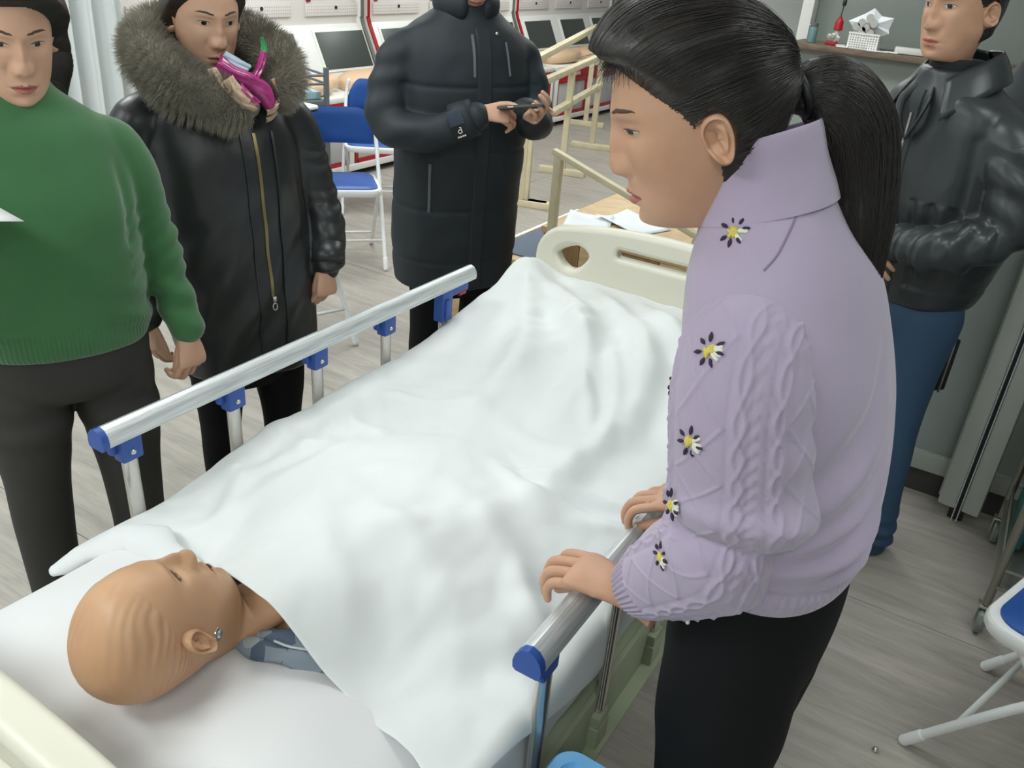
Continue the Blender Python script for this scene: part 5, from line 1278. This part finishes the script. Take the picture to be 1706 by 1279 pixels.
# ---------------------------------------------------------------- folding chairs
M_seat = mat('blue_vinyl', rgb(36, 84, 160), 0.45, var=(8, rgb(30, 76, 150), 3), bump=(120, 0.1, 0.001))
def rrect(w, d, r, n=7):
    pts = []
    for sx, sy, a0 in ((1, 1, 0), (-1, 1, 90), (-1, -1, 180), (1, -1, 270)):
        for k in range(n):
            a = math.radians(a0 + 90 * k / (n - 1)); pts.append((sx * (w / 2 - r) + r * math.cos(a), sy * (d / 2 - r) + r * math.sin(a)))
    return pts
def plate(pts, levels):
    """stack of scaled outlines: levels = (scale inset, z)"""
    v = []; n = len(pts); P = np.array(pts)
    for ins, z in levels:
        L = np.linalg.norm(P, axis=1)[:, None]; Q = P * (1 - ins / np.maximum(np.abs(P).max(0), .01)); v += [(x, y, z) for x, y in Q]
    return v, grid_faces(len(levels), n, True)
def make_chair(x, y, head, label):
    e = empty('folding_chair', (x, y, 0), math.radians(head - 90), label, 'chair', 'blue and white folding chairs')
    v, f = plate(rrect(.42, .40, .07), [(.02, .408), (.004, .412), (0, .420), (0, .440), (.004, .447), (.014, .450), (.022, .448)]); MB().put(v, f).obj('seat_frame', M_whitem, e)
    v, f = plate(rrect(.375, .355, .06), [(.0, .440), (0, .454), (.010, .461), (.03, .465)]); MB().put(v, f).obj('seat', M_seat, e)
    # backrest, gently curved
    vv = []; nb, mb_ = 22, 10
    for s in (1, -1):
        for i in range(nb + 1):
            for j in range(mb_ + 1):
                a, b = 2 * i / nb - 1, j / mb_
                top = .20 * (1 - .62 * max(0, (abs(a) - .55) / .45) ** 2.2); zz = .615 + b * top
                th = .014 * (1 - abs(a) ** 6) * min(1, 6 * b * (1 - b) + .25)
                vv.append((a * .205, -.205 - .02 * (1 - a * a) - .012 * b + s * th, zz))
    w1 = mb_ + 1; ff = []
    for s in range(2):
        o = s * (nb + 1) * w1
        for i in range(nb):
            for j in range(mb_):
                q = [o + i * w1 + j, o + (i + 1) * w1 + j, o + (i + 1) * w1 + j + 1, o + i * w1 + j + 1]; ff.append(q if s else q[::-1])
    me = vf(vv, ff); o = add('backrest', me, M_seat, e)
    for s in (-1, 1):
        P = catmull(np.array([(s * .195, -.225, .80), (s * .212, -.205, .70), (s * .218, -.07, .46), (s * .220, .06, .28), (s * .222, .235, .012)]), 24); v, f = tube(P, .0115, 12, ends=1)
        lg = add('leg', vf(v, f), M_whitem, e)
        v, f = tube([P[-2], P[-1]], .0145, 12, ends=1); add('foot_cap', vf(v, f), M_whitem, lg)
        P = np.array([(s * .195, .10, .425), (s * .196, -.05, .24), (s * .198, -.235, .012)]); v, f = tube(catmull(P, 14), .0105, 12, ends=1); lg = add('leg', vf(v, f), M_whitem, e)
        v, f = tube([P[2] + np.array([0, .012, .015]), P[2]], .0135, 12, ends=1); add('foot_cap', vf(v, f), M_whitem, lg)
    v, f = tube([(-.221, .145, .15), (.221, .145, .15)], .008, 10); add('stretcher', vf(v, f), M_whitem, e)
    v, f = tube([(-.197, -.165, .10), (.197, -.165, .10)], .008, 10); add('stretcher', vf(v, f), M_whitem, e)
    return e
make_chair(-2.41, 2.845, -43, 'blue folding chair beside the man with the phone, its whole seat showing')
make_chair(-2.95, 3.80, -52, 'second blue folding chair partly hidden behind another chair near the training consoles')
make_chair(-1.857, 1.852, -20, 'blue folding chair mostly hidden behind the woman in the leather coat, only a leg showing')
make_chair(1.315, 1.215, 160, 'blue folding chair at the right edge behind the lilac sweater woman')

# ---------------------------------------------------------------- training consoles along the left wall
M_perf = N('perforated_panel'); h = M_perf; h.b.inputs['Roughness'].default_value = .55
tc = h.n('ShaderNodeTexCoord'); mp = h.n('ShaderNodeMapping'); mp.inputs['Scale'].default_value = (44, 44, 44); h.l(tc.outputs['Object'], mp.inputs[0])
vo = h.n('ShaderNodeTexVoronoi'); vo.inputs['Randomness'].default_value = 0.0; vo.inputs['Scale'].default_value = 1.0; h.l(mp.outputs[0], vo.inputs['Vector'])
mr = h.n('ShaderNodeMapRange'); mr.inputs[1].default_value = .20; mr.inputs[2].default_value = .26; h.l(vo.outputs['Distance'], mr.inputs[0])
mx = h.n('ShaderNodeMix', data_type='RGBA'); mx.inputs[6].default_value = rgb(176, 170, 168); mx.inputs[7].default_value = rgb(224, 219, 216); h.l(mr.outputs[0], mx.inputs[0]); h.l(mx.outputs[2], h.b.inputs['Base Color']); M_perf = h.m
M_vinyl2 = mat('pale_manikin_vinyl', rgb(226, 192, 158), 0.5)
M_dgrey = mat('dark_grey_side', rgb(104, 100, 98), 0.5)
def text(body, size, m, par, loc_, rot, name='lettering', ext=.001):
    cu = bpy.data.curves.new(name, 'FONT'); cu.body = body; cu.size = size; cu.extrude = ext; cu.align_x = 'LEFT'
    o = bpy.data.objects.new(name, cu); C.objects.link(o)
    dg = bpy.context.evaluated_depsgraph_get(); dg.update(); me = bpy.data.meshes.new_from_object(o.evaluated_get(dg)); bpy.data.objects.remove(o)
    me.materials.clear(); o = add(name, me, m, par, smooth=False); o.location = loc_; o.rotation_euler = rot; return o
# profile in (x, z) of the console front, x measured from the room's left wall side
PROF = [(-4.17, 1.78), (-4.17, 1.08), (-4.15, 1.02), (-3.985, .675)]
def console(y0, label, titles, hide=None):
    e = empty('training_console', (-4.1, y0 + 1.15, 0), 0, label, 'machine', 'red and white training consoles')
    L = 2.3; ox, oy = 4.1, -(y0 + 1.15)
    def w(x, y, z): return (x + ox, y0 + y + oy, z)
    mb = MB(); mb.box(w(-4.30, L / 2, 1.25), (.24, L - .06, 1.06), bev=.01); mb.obj('back_panel', M_panel, e)
    # sloping desk with one recessed screen per station
    dx, dz = PROF[3][0] - PROF[2][0], PROF[3][1] - PROF[2][1]; sl_ = math.hypot(dx, dz); t = np.array([dx, 0, dz]) / sl_; n = np.array([-dz, 0, dx]) / sl_
    R = Matrix(np.stack([t, (0, 1, 0), n], 1).tolist())
    c0 = np.array([(PROF[2][0] + PROF[3][0]) / 2, 0, (PROF[2][1] + PROF[3][1]) / 2])
    mb = MB(); p = c0 - n * .05; mb.box(w(p[0], L / 2, p[2]), (sl_ + .03, L - .06, .10), bev=.008, rot=R); dk = mb.obj('desk_panel', M_white, e)
    for k in range(3):
        yc = L - .31 - .78 * (2 - k)
        mb = MB(); p = c0 + n * .004; mb.box(w(p[0], yc, p[2]), (.325, .59, .012), bev=.003, rot=R); bz = mb.obj('bezel', M_white, e)
        mb = MB(); p = c0 + n * .0115; mb.box(w(p[0], yc, p[2]), (.285, .545, .006), bev=.001, rot=R); mb.obj('screen', M_screen, bz)
        mb = MB(); mb.box(w(-4.172, yc, 1.135), (.012, .62, .09), bev=.002); pf = mb.obj('speaker_grille', M_perf, e)
        MB().lathe([(.001, .006), (.012, .006), (.014, 0)], w(-4.165, yc + .02, 1.15), 16, axis='X').obj('camera_eye', M_black, pf)
        if titles[k]:
            bd = MB(); bd.box(w(-4.172, yc - .275, 1.235), (.012, .045, .085), bev=.008); bd.obj('badge', M_red, e)
            text(titles[k], .037, M_ink, e, w(-4.176, yc - .235, 1.215), (math.pi / 2, 0, math.pi / 2))
    for yy in (.015, L - .015):
        v = []; path = PROF + [(-3.96, .60), (-3.96, .06), (-4.4, .06), (-4.4, 1.78)]
        for s in (-.016, .016): v += [(w(x + (.03 if i < 5 else 0), yy + s, z)) for i, (x, z) in enumerate(path)]
        k = len(path); f = [[i, (i + 1) % k, k + (i + 1) % k, k + i] for i in range(k)] + [list(range(k))[::-1], [k + i for i in range(k)]]
        sd = add('side_panel', vf(v, f), M_white, e, smooth=False)
        mb = MB()
        for a, b in zip(PROF[:-1], PROF[1:]): mb.bar(w(a[0] + .032, yy, a[1]), w(b[0] + .032, yy, b[1]), .036, .012)
        mb.obj('edge_stripe', M_red if yy < 1 else M_dgrey, sd, smooth=False)
    # tray, red apron with lettering, framed lower front on feet
    mb = MB(); mb.box(w(-3.80, L / 2, .585), (.42, L, .04), bev=.01); tr = mb.obj('tray', M_white, e)
    mb = MB(); mb.box(w(-3.60, L / 2, .515), (.02, L - .02, .10), bev=.003); ap = mb.obj('apron', M_red, e)
    for k in range(3): text('急救技能训练', .040, M_inkw, ap, w(-3.589, .30 + .78 * k, .500), (math.pi / 2, 0, math.pi / 2))
    for k in range(3):
        yc = .385 + .765 * k
        mb = MB(); mb.box(w(-3.61, yc, .28), (.014, .62, .30), bev=.003); pn = mb.obj('front_panel', mat('pale_grey_panel_%d' % k, rgb(196, 196, 198), .5), e)
        mb = MB()
        for s in (-1, 1):
            mb.box(w(-3.60, yc + s * .325, .28), (.022, .035, .37), bev=.003); mb.box(w(-3.60, yc, .28 + s * .17), (.022, .65, .035), bev=.003)
        mb.obj('red_frame', M_red, pn)
    mb = MB()
    for yy in (.03, .77, 1.53, L - .03): mb.box(w(-3.60, yy, .29), (.03, .05, .42), bev=.004)
    mb.box(w(-3.60, L / 2, .075), (.04, L, .05), bev=.006); mb.obj('base_rail', M_white, e)
    for yy in (.1, 1.15, L - .1):
        MB().lathe([(.02, 0), (.022, .012), (.008, .018), (.008, .05)], w(-3.62, yy, 0), 14).obj('foot', M_grey, e)
    mb = MB(); mb.box(w(-4.0, L / 2, .33), (.7, L - .1, .46)); mb.obj('carcass', M_dgrey, e, smooth=False)
    for k in range(3):
        yc = L - .31 - .78 * (2 - k)
        if hide and k in hide: continue
        # torso manikin lying on the tray
        m = empty('torso_manikin', (-3.79, y0 + yc - .02, .627), 0, ('first', 'second', 'third')[k] + ' pale torso manikin from the near end of the ' + ('nearest' if y0 < 3 else 'middle' if y0 < 6 else 'farthest') + ' console', 'manikin', 'torso manikins on the consoles')
        v, f = loft([(0, 0, -.02, .10, .30), (0, 0, .01, .15, .31), (0, 0, .06, .155, .30), (0, .01, .095, .12, .24), (0, .02, .11, .05, .10)], 36, 18); add('torso', vf(v, f), M_vinyl2, m)
        v, f = tube(catmull(np.array([(0, .28, .05), (0, .33, .055), (0, .36, .06)]), 8), [.055, .05, .05, .05, .05, .05, .05, .05], 16, ends=1); add('neck', vf(v, f), M_vinyl2, m)
    return e
console(2.75, 'white training console with red stripes nearest to the curtain', ['', '行驾机器人', '心肺复苏AED训练机器人'], hide=[2] and [])
console(5.10, 'white training console with red stripes behind the man in the navy coat', ['心肺复苏AED训练机器人'] * 3)
console(7.45, 'white training console with red stripes, farthest along the wall', ['心肺复苏AED训练机器人'] * 3)

# curtain at the left wall
n1 = 160; v = []
for z in np.linspace(.06, 2.7, 12):
    for i in range(n1):
        t = i / (n1 - 1); ph = t * 2 * np.pi * 9; v.append((-4.05 + .05 * math.sin(ph) + .018 * math.sin(2.3 * ph + 1), 1.55 + 1.20 * t + .012 * math.cos(ph), z))
f = [[j * n1 + i, j * n1 + i + 1, (j + 1) * n1 + i + 1, (j + 1) * n1 + i] for j in range(11) for i in range(n1 - 1)]
o = add('curtain', vf(v, f), mat('white_curtain_cloth', rgb(222, 226, 226), .8)); o.modifiers.new('s', 'SOLIDIFY').thickness = .004
tag(o, 'white pleated curtain hanging behind the woman in green', 'curtain')
o = MB().tube([(-4.05, 1.45, 2.73), (-4.05, 2.85, 2.73)], .014, 12).obj('curtain_rail', M_whitem); tag(o, 'white rail carrying the pleated curtain below the ceiling', 'rail')
# metal rack with a pale blue tray, white table
e = empty('metal_rack', (-3.25, 3.30, 0), math.radians(-20), 'grey steel rack with a pale blue tray behind the blue chairs', 'rack')
for x_, y_ in ((.22, -.15), (.22, .15), (-.22, -.15), (-.22, .15)): MB().box((x_, y_, .48), (.028, .028, .93), bev=.004).obj('post', M_grey, e)
for z_ in (.90, .85):
    mb = MB(); mb.tube([(-.22, -.15, z_), (.22, -.15, z_)], .008, 10); mb.tube([(-.22, .15, z_), (.22, .15, z_)], .008, 10); mb.tube([(.22, -.15, z_), (.22, .15, z_)], .008, 10); mb.obj('guard_rod', M_grey, e)
MB().box((0, 0, .735), (.46, .32, .03), bev=.003).obj('shelf', M_grey, e); MB().box((0, 0, .30), (.46, .32, .02), bev=.003).obj('shelf', M_grey, e)
mb = MB(); mb.box((0, 0, .06), (.44, .30, .03), bev=.004); mb.obj('base', M_black, e)
o = MB().box((-3.26, 3.31, .775), (.38, .26, .045), rz=math.radians(-20), bev=.006).obj('storage_tray', mat('pale_blue_plastic', rgb(176, 206, 212), .4)); tag(o, 'pale blue tray lying in the grey steel rack', 'tray')
e = empty('side_table', (-2.67, 2.53, 0), 0, 'small high white table with rounded corners in front of the blue chair', 'table')
v, f = plate(rrect(.40, .46, .04), [(.01, .842), (0, .846), (0, .856), (.004, .86)]); MB().put(v, f).obj('table_top', M_white, e); v, f = plate(rrect(.396, .456, .04), [(.0, .834), (0, .843)]); MB().put(v, f).obj('edge_band', M_black, e)
MB().tube([(-.1, 0, .02), (-.1, 0, .84)], .03, 16).obj('column', M_whitem, e); MB().box((0, 0, .02), (.36, .4, .035), bev=.01).obj('foot', M_whitem, e)

# ---------------------------------------------------------------- wooden training stairs with handrails
M_mat = mat('blue_grey_mat', rgb(92, 104, 122), .7, bump=(160, .2, .001))
st = empty('training_stairs', (-.55, 3.02, 0), math.pi / 2, 'pale wooden training stairs with handrails behind the footboard of the bed', 'stairs')
MB().box((0, 0, .58), (.98, .78, .03), bev=.003).obj('platform_board', M_birch, st)
MB().box((.475, 0, .285), (.03, .76, .56), bev=.003).obj('side_panel', M_birch, st)
for k in range(4): MB().box((-.475, -.285 + .19 * k, .285), (.02, .187, .56), bev=.002).obj('side_board', M_oak if k % 2 else M_birch, st)
for k in range(4): MB().box((-.3465 + .231 * k, -.375, .285), (.228, .02, .56), bev=.002).obj('front_board', M_oak, st)
for k, (z_, y_) in enumerate(((.40, .54), (.20, .86))):
    s_ = MB().box((0, y_, z_ - .012), (.98, .31, .024), bev=.003).obj('tread', M_birch, st); MB().box((0, y_, z_ + .004), (.86, .25, .008), bev=.002).obj('tread_mat', M_mat, s_)
    MB().box((0, y_ + .150, z_ + .004), (.98, .022, .010), bev=.002).obj('nosing', M_white, s_)
    MB().box((0, y_ + .14, z_ / 2 - .012), (.96, .02, z_ - .026)).obj('riser', M_birch, st)
    for x_ in (-.475, .475): MB().box((x_, y_ - .01, z_ / 2 - .012), (.03, .28, z_ - .026)).obj('side_panel', M_birch, st)
for s in (-1, 1):
    x_ = s * .47
    for y_, zt in ((-.34, .70), (.33, .92)):
        MB().bar((x_ + s * .03, y_, .0), (x_ + s * .03, y_, zt), .035, .035, bev=.003).obj('post', M_ash, st)
    MB().bar((x_ + s * .03, -.42, .69), (x_ + s * .03, .36, .935), .035, .025, bev=.005).obj('handrail', M_ash, st)
# freestanding ash rails farther back
ba = empty('parallel_rails', (-2.35, 5.1, 0), math.atan2(1.15, -.30) - math.pi / 2, 'bare wood walking rails on posts in front of the red and white consoles', 'rails')
for nm, x_, z_ in (('rail', 0, .85), ('rail', 0, .58), ):
    MB().bar((x_, -.6, z_), (x_, 1.9, z_), .055, .045, bev=.006).obj(nm, M_ash, ba)
for x_, zt in ((0, .85),):
    for y_ in (-.5, .62, 1.8): MB().bar((x_, y_, .0), (x_, y_, zt - .02), .05, .05, bev=.005).obj('post', M_ash, ba)
for y_ in (-.5, .62, 1.8): MB().box((0, y_, .025), (.40, .08, .05), bev=.006).obj('foot', M_ash, ba)
bb_ = empty('walking_rail', (-2.85, 6.3, 0), math.atan2(3.352, -1.178) - math.pi / 2, 'single bare wood walking rail farther back, in front of the last console', 'rails')
MB().bar((0, -1.9, 1.0), (0, 1.75, 1.0), .055, .045, bev=.006).obj('rail', M_ash, bb_)
for y_ in (-1.8, 1.65): MB().bar((0, y_, 0), (0, y_, .98), .05, .05, bev=.005).obj('post', M_ash, bb_); MB().box((0, y_, .025), (.40, .08, .05), bev=.006).obj('foot', M_ash, bb_)
# papers on the platform
def paper(c, rz, lab, w_=.21, h_=.297, curl=.012):
    v = []; n = 9
    for i in range(n):
        for j in range(n):
            a, b = i / (n - 1) - .5, j / (n - 1) - .5; v.append((a * w_, b * h_, curl * (a * 2) ** 2 * (b + .5)))
    o = add('paper_sheet', vf(v, [[i * n + j, (i + 1) * n + j, (i + 1) * n + j + 1, i * n + j + 1] for i in range(n - 1) for j in range(n - 1)]), M_paper); o.location = c; o.rotation_euler = (0, 0, rz)
    o.modifiers.new('s', 'SOLIDIFY').thickness = .0008; return tag(o, lab, 'paper')
M_paper = mat('white_paper', rgb(232, 236, 240), .8)
paper((-.80, 2.72, .5965), .35, 'white sheet of paper on the wooden stairs nearest the navy coat'); paper((-.64, 2.86, .599), 1.2, 'white sheet of paper lying across another on the wooden stairs', curl=.02)
o = MB().bar((-.205, 2.2, .863), (-.085, 2.2, .787), .016, .012, bev=.002).obj('t', M_grey); bpy.data.objects.remove(o)

# ---------------------------------------------------------------- counter at the back with small things on it
ct = empty('counter', (.35, 8.1, 0), 0, 'long counter with a walnut top and grey front at the back of the room', 'counter')
MB().box((0, 0, 1.075), (3.5, .55, .05), bev=.006).obj('counter_top', M_shelf, ct); MB().box((0, .05, .525), (3.4, .40, 1.05), bev=.004).obj('front_panel', M_wallg, ct)
CZ = 1.10
bt = empty('vacuum_flask', (-1.24, 8.02, CZ), 0, 'teal steel bottle with a grey lid on the counter', 'bottle')
MB().lathe([(.036, 0), (.04, .004), (.04, .125), (.036, .133)], (0, 0, 0), 24).obj('body', mat('teal_enamel', rgb(104, 136, 138), .35), bt); lid = MB().lathe([(.034, .131), (.035, .136), (.035, .168), (.03, .172)], (0, 0, 0), 24).obj('lid', mat('grey_lid', rgb(96, 106, 104), .45), bt)
MB().box((-.034, 0, .150), (.02, .012, .008), bev=.003).obj('spout', M_white, lid)
rm = empty('red_model', (-1.02, 8.0, CZ), 0, 'small red model apparatus with a black rod on the counter', 'model')
MB().box((-.03, -.01, .018), (.10, .07, .034), bev=.006).obj('base', M_red, rm); MB().box((.04, .0, .008), (.13, .08, .014), bev=.004).obj('base_plate', M_cream, rm)
MB().lathe([(.036, .13), (.040, .135), (.036, .20), (.024, .225), (.014, .235), (.012, .25)], (0, 0, 0), 20).obj('red_bell', M_red, rm)
MB().tube([(0, 0, .245), (.004, 0, .32), (.006, 0, .40)], .005, 8).obj('rod', M_black, rm); MB().lathe([(.012, .335), (.018, .345), (.018, .38), (.012, .39)], (.006, 0, 0), 14).obj('rod_knob', M_black, rm)
MB().tube([(0, 0, .03), (0, 0, .135)], .022, 16).obj('column', mat('pale_column', rgb(206, 202, 200), .3), rm)
for k, (x_, z_) in enumerate(((-.055, .075), (-.02, .085), (.025, .065))): MB().lathe([(.006, -.014), (.022, -.012), (.022, .012), (.006, .014)], (x_, -.03, z_), 18, axis='Y').obj('dial', M_chrome, rm)
bk = empty('plastic_basket', (-.76, 7.98, CZ), 0, 'white latticed basket holding wrapped instruments on the counter', 'basket')
mb = MB()
for y_ in (-.08, .08): 
    for k in range(12): mb.box((-.121 + .022 * k, y_, .065), (.013, .006, .125))
    for k in range(7): mb.box((0, y_, .006 + .0195 * k), (.26, .008, .010))
for x_ in (-.128, .128):
    for k in range(8): mb.box((x_, -.077 + .022 * k, .065), (.006, .013, .125))
    for k in range(7): mb.box((x_, 0, .006 + .0195 * k), (.008, .16, .010))
mb.box((0, 0, .006), (.25, .155, .01)); mb.box((0, -.083, .131), (.27, .012, .014)); mb.box((0, .083, .131), (.27, .012, .014))
o = mb.obj('lattice_wall', M_white, bk, smooth=False)
wr = empty('wrapped_bundle', (-.75, 7.99, CZ + .12), 0, 'crumpled white wrapping paper with round metal tins standing in the basket', 'bundle')
def starp(pts, y_, th, m, nm):
    n = len(pts); c = np.mean(pts, 0); v = [(c[0], y_ - .035, c[1])] + [(p[0], y_ + (.02 if i % 2 else -.01), p[1]) for i, p in enumerate(pts)]; f = [[0, 1 + i, 1 + (i + 1) % n] for i in range(n)]
    o = add(nm, vf(v, f), m, wr, smooth=False); o.modifiers.new('s', 'SOLIDIFY').thickness = .003
starp([(-.19, .10), (-.10, .01), (-.02, -.02), (.11, .0), (.18, .03), (.165, .06), (.19, .16), (.08, .165), (.01, .225), (-.07, .17)], 0, .004, M_paper, 'wrapping_paper')
for x_, z_ in ((.0, .145), (-.06, .10), (.045, .10), (-.10, .065), (-.015, .06), (-.045, .035), (.03, .02)):
    MB().lathe([(.004, .006), (.018, .006), (.020, .010), (.030, .010), (.033, 0), (.033, -.02)][::-1], (x_, -.055, z_), 18, axis='Y').obj('tin', M_chrome, wr)
for k, (x_, y_, s_, rz_) in enumerate(((-.62, 7.90, .18, .2), (-.50, 7.96, .14, -.3), (-.92, 7.88, .10, .1))):
    o = MB().box((x_, y_, CZ + .004 + .001 * k), (s_, .10, .006), rz=rz_, bev=.002).obj('paper_slip', M_paper); tag(o, ('white paper slip in front of the lattice basket', 'white paper slip right of the lattice basket', 'white paper slip between the red model and the basket')[k], 'paper')
o = MB().box((-.36, 8.0, CZ + .03), (.26, .16, .05), rz=.15, bev=.008).obj('white_box', M_white); tag(o, 'flat white box on the counter beside the jacket man', 'box')

# ---------------------------------------------------------------- things at the right
pc = empty('folding_screen', (1.0, 2.27, 0), math.radians(-8), 'grey double-leaf folding screen standing against the partition', 'screen')
M_scr = mat('grey_screen_panel', rgb(176, 180, 172), .5)
MB().box((-.037, 0, 1.0), (.060, .05, 1.90), bev=.008).obj('leaf', M_scr, pc); MB().box((-.068, .012, 1.0), (.012, .03, 1.86), bev=.004).obj('leaf_edge', M_skirtl, pc)
MB().box((.042, .0, 1.0), (.058, .05, 1.90), bev=.008).obj('leaf', M_scr, pc)
for x_ in (-.0045, .0115): MB().box((x_, -.012, .985), (.0035, .05, 1.95), bev=.001).obj('edge_strip', M_alu, pc)
MB().box((.0035, .0, 1.0), (.012, .03, 1.90)).obj('hinge_gap', M_black, pc)
MB().box((.0, .01, .025), (.05, .03, .05), bev=.004).obj('foot', M_black, pc)
tr = empty('instrument_trolley', (1.37, 1.94, 0), 0, 'steel trolley on casters at the right edge behind the blue folding chair', 'trolley')
M_steel = mat('brushed_steel', rgb(150, 148, 138), .35, .8)
for x_, y_ in ((-.24, -.27), (-.24, .27), (.24, -.27), (.24, .27)):
    p = MB().tube([(x_, y_, .10), (x_, y_, .86)], .012, 12).obj('post', M_steel, tr)
    w_ = MB().lathe([(.010, -.012), (.038, -.011), (.042, -.006), (.042, .006), (.038, .011), (.010, .012)], (x_, y_, .042), 22, axis='X').obj('caster', mat('clear_grey_rubber', rgb(120, 130, 124), .3), tr)
    mb = MB(); mb.box((x_ - .018, y_, .062), (.004, .03, .06), bev=.001); mb.box((x_ + .018, y_, .062), (.004, .03, .06), bev=.001); mb.box((x_, y_, .094), (.042, .034, .008), bev=.002); mb.obj('caster_fork', M_chrome, w_)
for z_ in (.17, .52, .84):
    s_ = MB().box((0, 0, z_), (.50, .56, .012), bev=.003).obj('shelf', M_steel, tr)
    mb = MB()
    for y_ in (-.27, .27): mb.tube([(-.24, y_, z_ + .06), (.24, y_, z_ + .06)], .005, 8)
    for x_ in (-.24, .24): mb.tube([(x_, -.27, z_ + .06), (x_, .27, z_ + .06)], .005, 8)
    mb.obj('guard_rail', M_steel, s_)
for nm, c, s_, col, lab, cat in (('document_folder', (1.165, 2.02, .31), (.03, .28, .25), (28, 92, 88), 'teal document folder standing on the lower trolley shelf', 'folder'), ('storage_bin', (1.30, 2.04, .29), (.16, .26, .20), (206, 184, 40), 'yellow storage bin on the lower trolley shelf', 'bin'), ('storage_bin', (1.29, 1.84, .225), (.18, .09, .08), (60, 120, 190), 'small blue storage bin in front of the yellow one on the trolley', 'bin')):
    mb = MB(); mb.box(c, s_, bev=.006)
    if nm == 'storage_bin': mb.box((c[0], c[1], c[2] + s_[2] / 2), (s_[0] + .014, s_[1] + .014, .016), bev=.004)
    o = mb.obj(nm, mat(nm + '_plastic', rgb(*col), .45)); tag(o, lab, cat)
# blue lidded bin beside the bed
bb = empty('lidded_bin', (.585, -.04, 0), math.radians(-2), 'light blue plastic bin with a lid standing beside the bed under the near rail', 'bin')
M_lb = mat('light_blue_plastic', rgb(112, 176, 226), .4)
v, f = plate(rrect(.15, .24, .03), [(.02, 0), (.012, .01), (0, .575), (0, .59)]); MB().put(v, f).obj('body', M_lb, bb)
v, f = plate(rrect(.170, .262, .035), [(0, .58), (0, .612), (.005, .620), (.020, .620), (.023, .612), (.04, .612), (.043, .617)]); MB().put(v, f).obj('lid', M_lb, bb)
o = MB().lathe([(.003, 0), (.008, .001), (.009, .006), (.006, .010), (.003, .013)], (.962, 1.02, 0), 12).obj('metal_nut', M_chrome); tag(o, 'tiny shiny metal nut lying on the grey floor at the right', 'nut')
# phone in the man's hands
Rm_ = rotz(math.radians(-34 - 90)); lp_ = Rm_ @ np.array([-.075, .372, 1.222]) + np.array(mn.location)
ph_ = empty('smartphone', tuple(lp_), 0, 'dark smartphone held in both hands by the man in the navy coat', 'phone')
ax1 = Rm_ @ np.array([-.80, .58, .16]); ax1 /= np.linalg.norm(ax1); nn3 = Rm_ @ np.array([.1, -.35, .93]); nn3 -= ax1 * (nn3 @ ax1); nn3 /= np.linalg.norm(nn3)
Rp = Matrix(np.stack([ax1, np.cross(nn3, ax1), nn3], 1).tolist())
MB().box((0, 0, 0), (.158, .075, .009), bev=.003, rot=Rp).obj('phone_case', mat('olive_phone_case', rgb(70, 74, 66), .5), ph_)
MB().box(tuple(nn3 * .0048), (.150, .068, .0012), bev=.0004, rot=Rp).obj('screen', M_black, ph_)
MB().box(tuple(ax1 * -.03 + nn3 * .0 + np.cross(nn3, ax1) * -.0375), (.02, .002, .004), rot=Rp).obj('side_button', M_chrome, ph_)
# sixth person behind the jacket man, mostly hidden
sx = empty('person', (.80, 2.80, 0), math.radians(-120 - 90), 'person in dark clothes almost hidden behind the man in the leather jacket', 'person')
tor = [(0, 0, .80, .17, .12), (0, 0, .82, .185, .135), (0, .01, 1.0, .195, .145), (0, .015, 1.2, .205, .145), (0, .01, 1.35, .20, .125), (0, 0, 1.42, .16, .10), (0, 0, 1.47, .10, .08), (0, .005, 1.51, .07, .07)]
al_ = [[(s * .15, 0, 1.39), (s * .215, 0, 1.30), (s * .245, .01, 1.10), (s * .24, .06, .86)] for s in (-1, 1)]
me = union([loft(tor, 44, 40), *[arm(a_, [.072, .07, .055, .045]) for a_ in al_]], .009, 6); wrinkle(me, lambda P: .006 * nz(P, (7, 7, 8))); add('jacket', me, M_nylon, sx)
me = union(leg_parts([(0, 0, .70, .10, .09), (0, 0, .78, .17, .12), (0, 0, .88, .17, .12)], [([(s * .09, 0, .80), (s * .10, .01, .44), (s * .105, 0, .05)], [.096, .07, .06]) for s in (-1, 1)]), .01, 6); add('trousers', me, M_pantb, sx)
for s in (-1, 1): shoe(sx, s * .105, .0, 0)
H = Head(head_M(10, 4), (0, .03, 1.61), 1.0, (0, -.005, 1.47), False, nz_=120, nt=140)
hs = [hand_mesh(a_[-1], (0, .25, -.95), (s, .3, 0), curl=(25, 40, 25), thumb=(10, 8, 8), side=-s, forearm=.05, voxel=.003) for a_, s in zip(al_, (-1, 1))]
make_body(sx, H, hs, [loft([(0, 0, .8, .14, .09), (0, 0, 1.2, .16, .10), (0, 0, 1.42, .10, .06)], 20, 12)], M_skinB); face_parts(H, sx); capfn(H, sx, .016, -.08, .088)
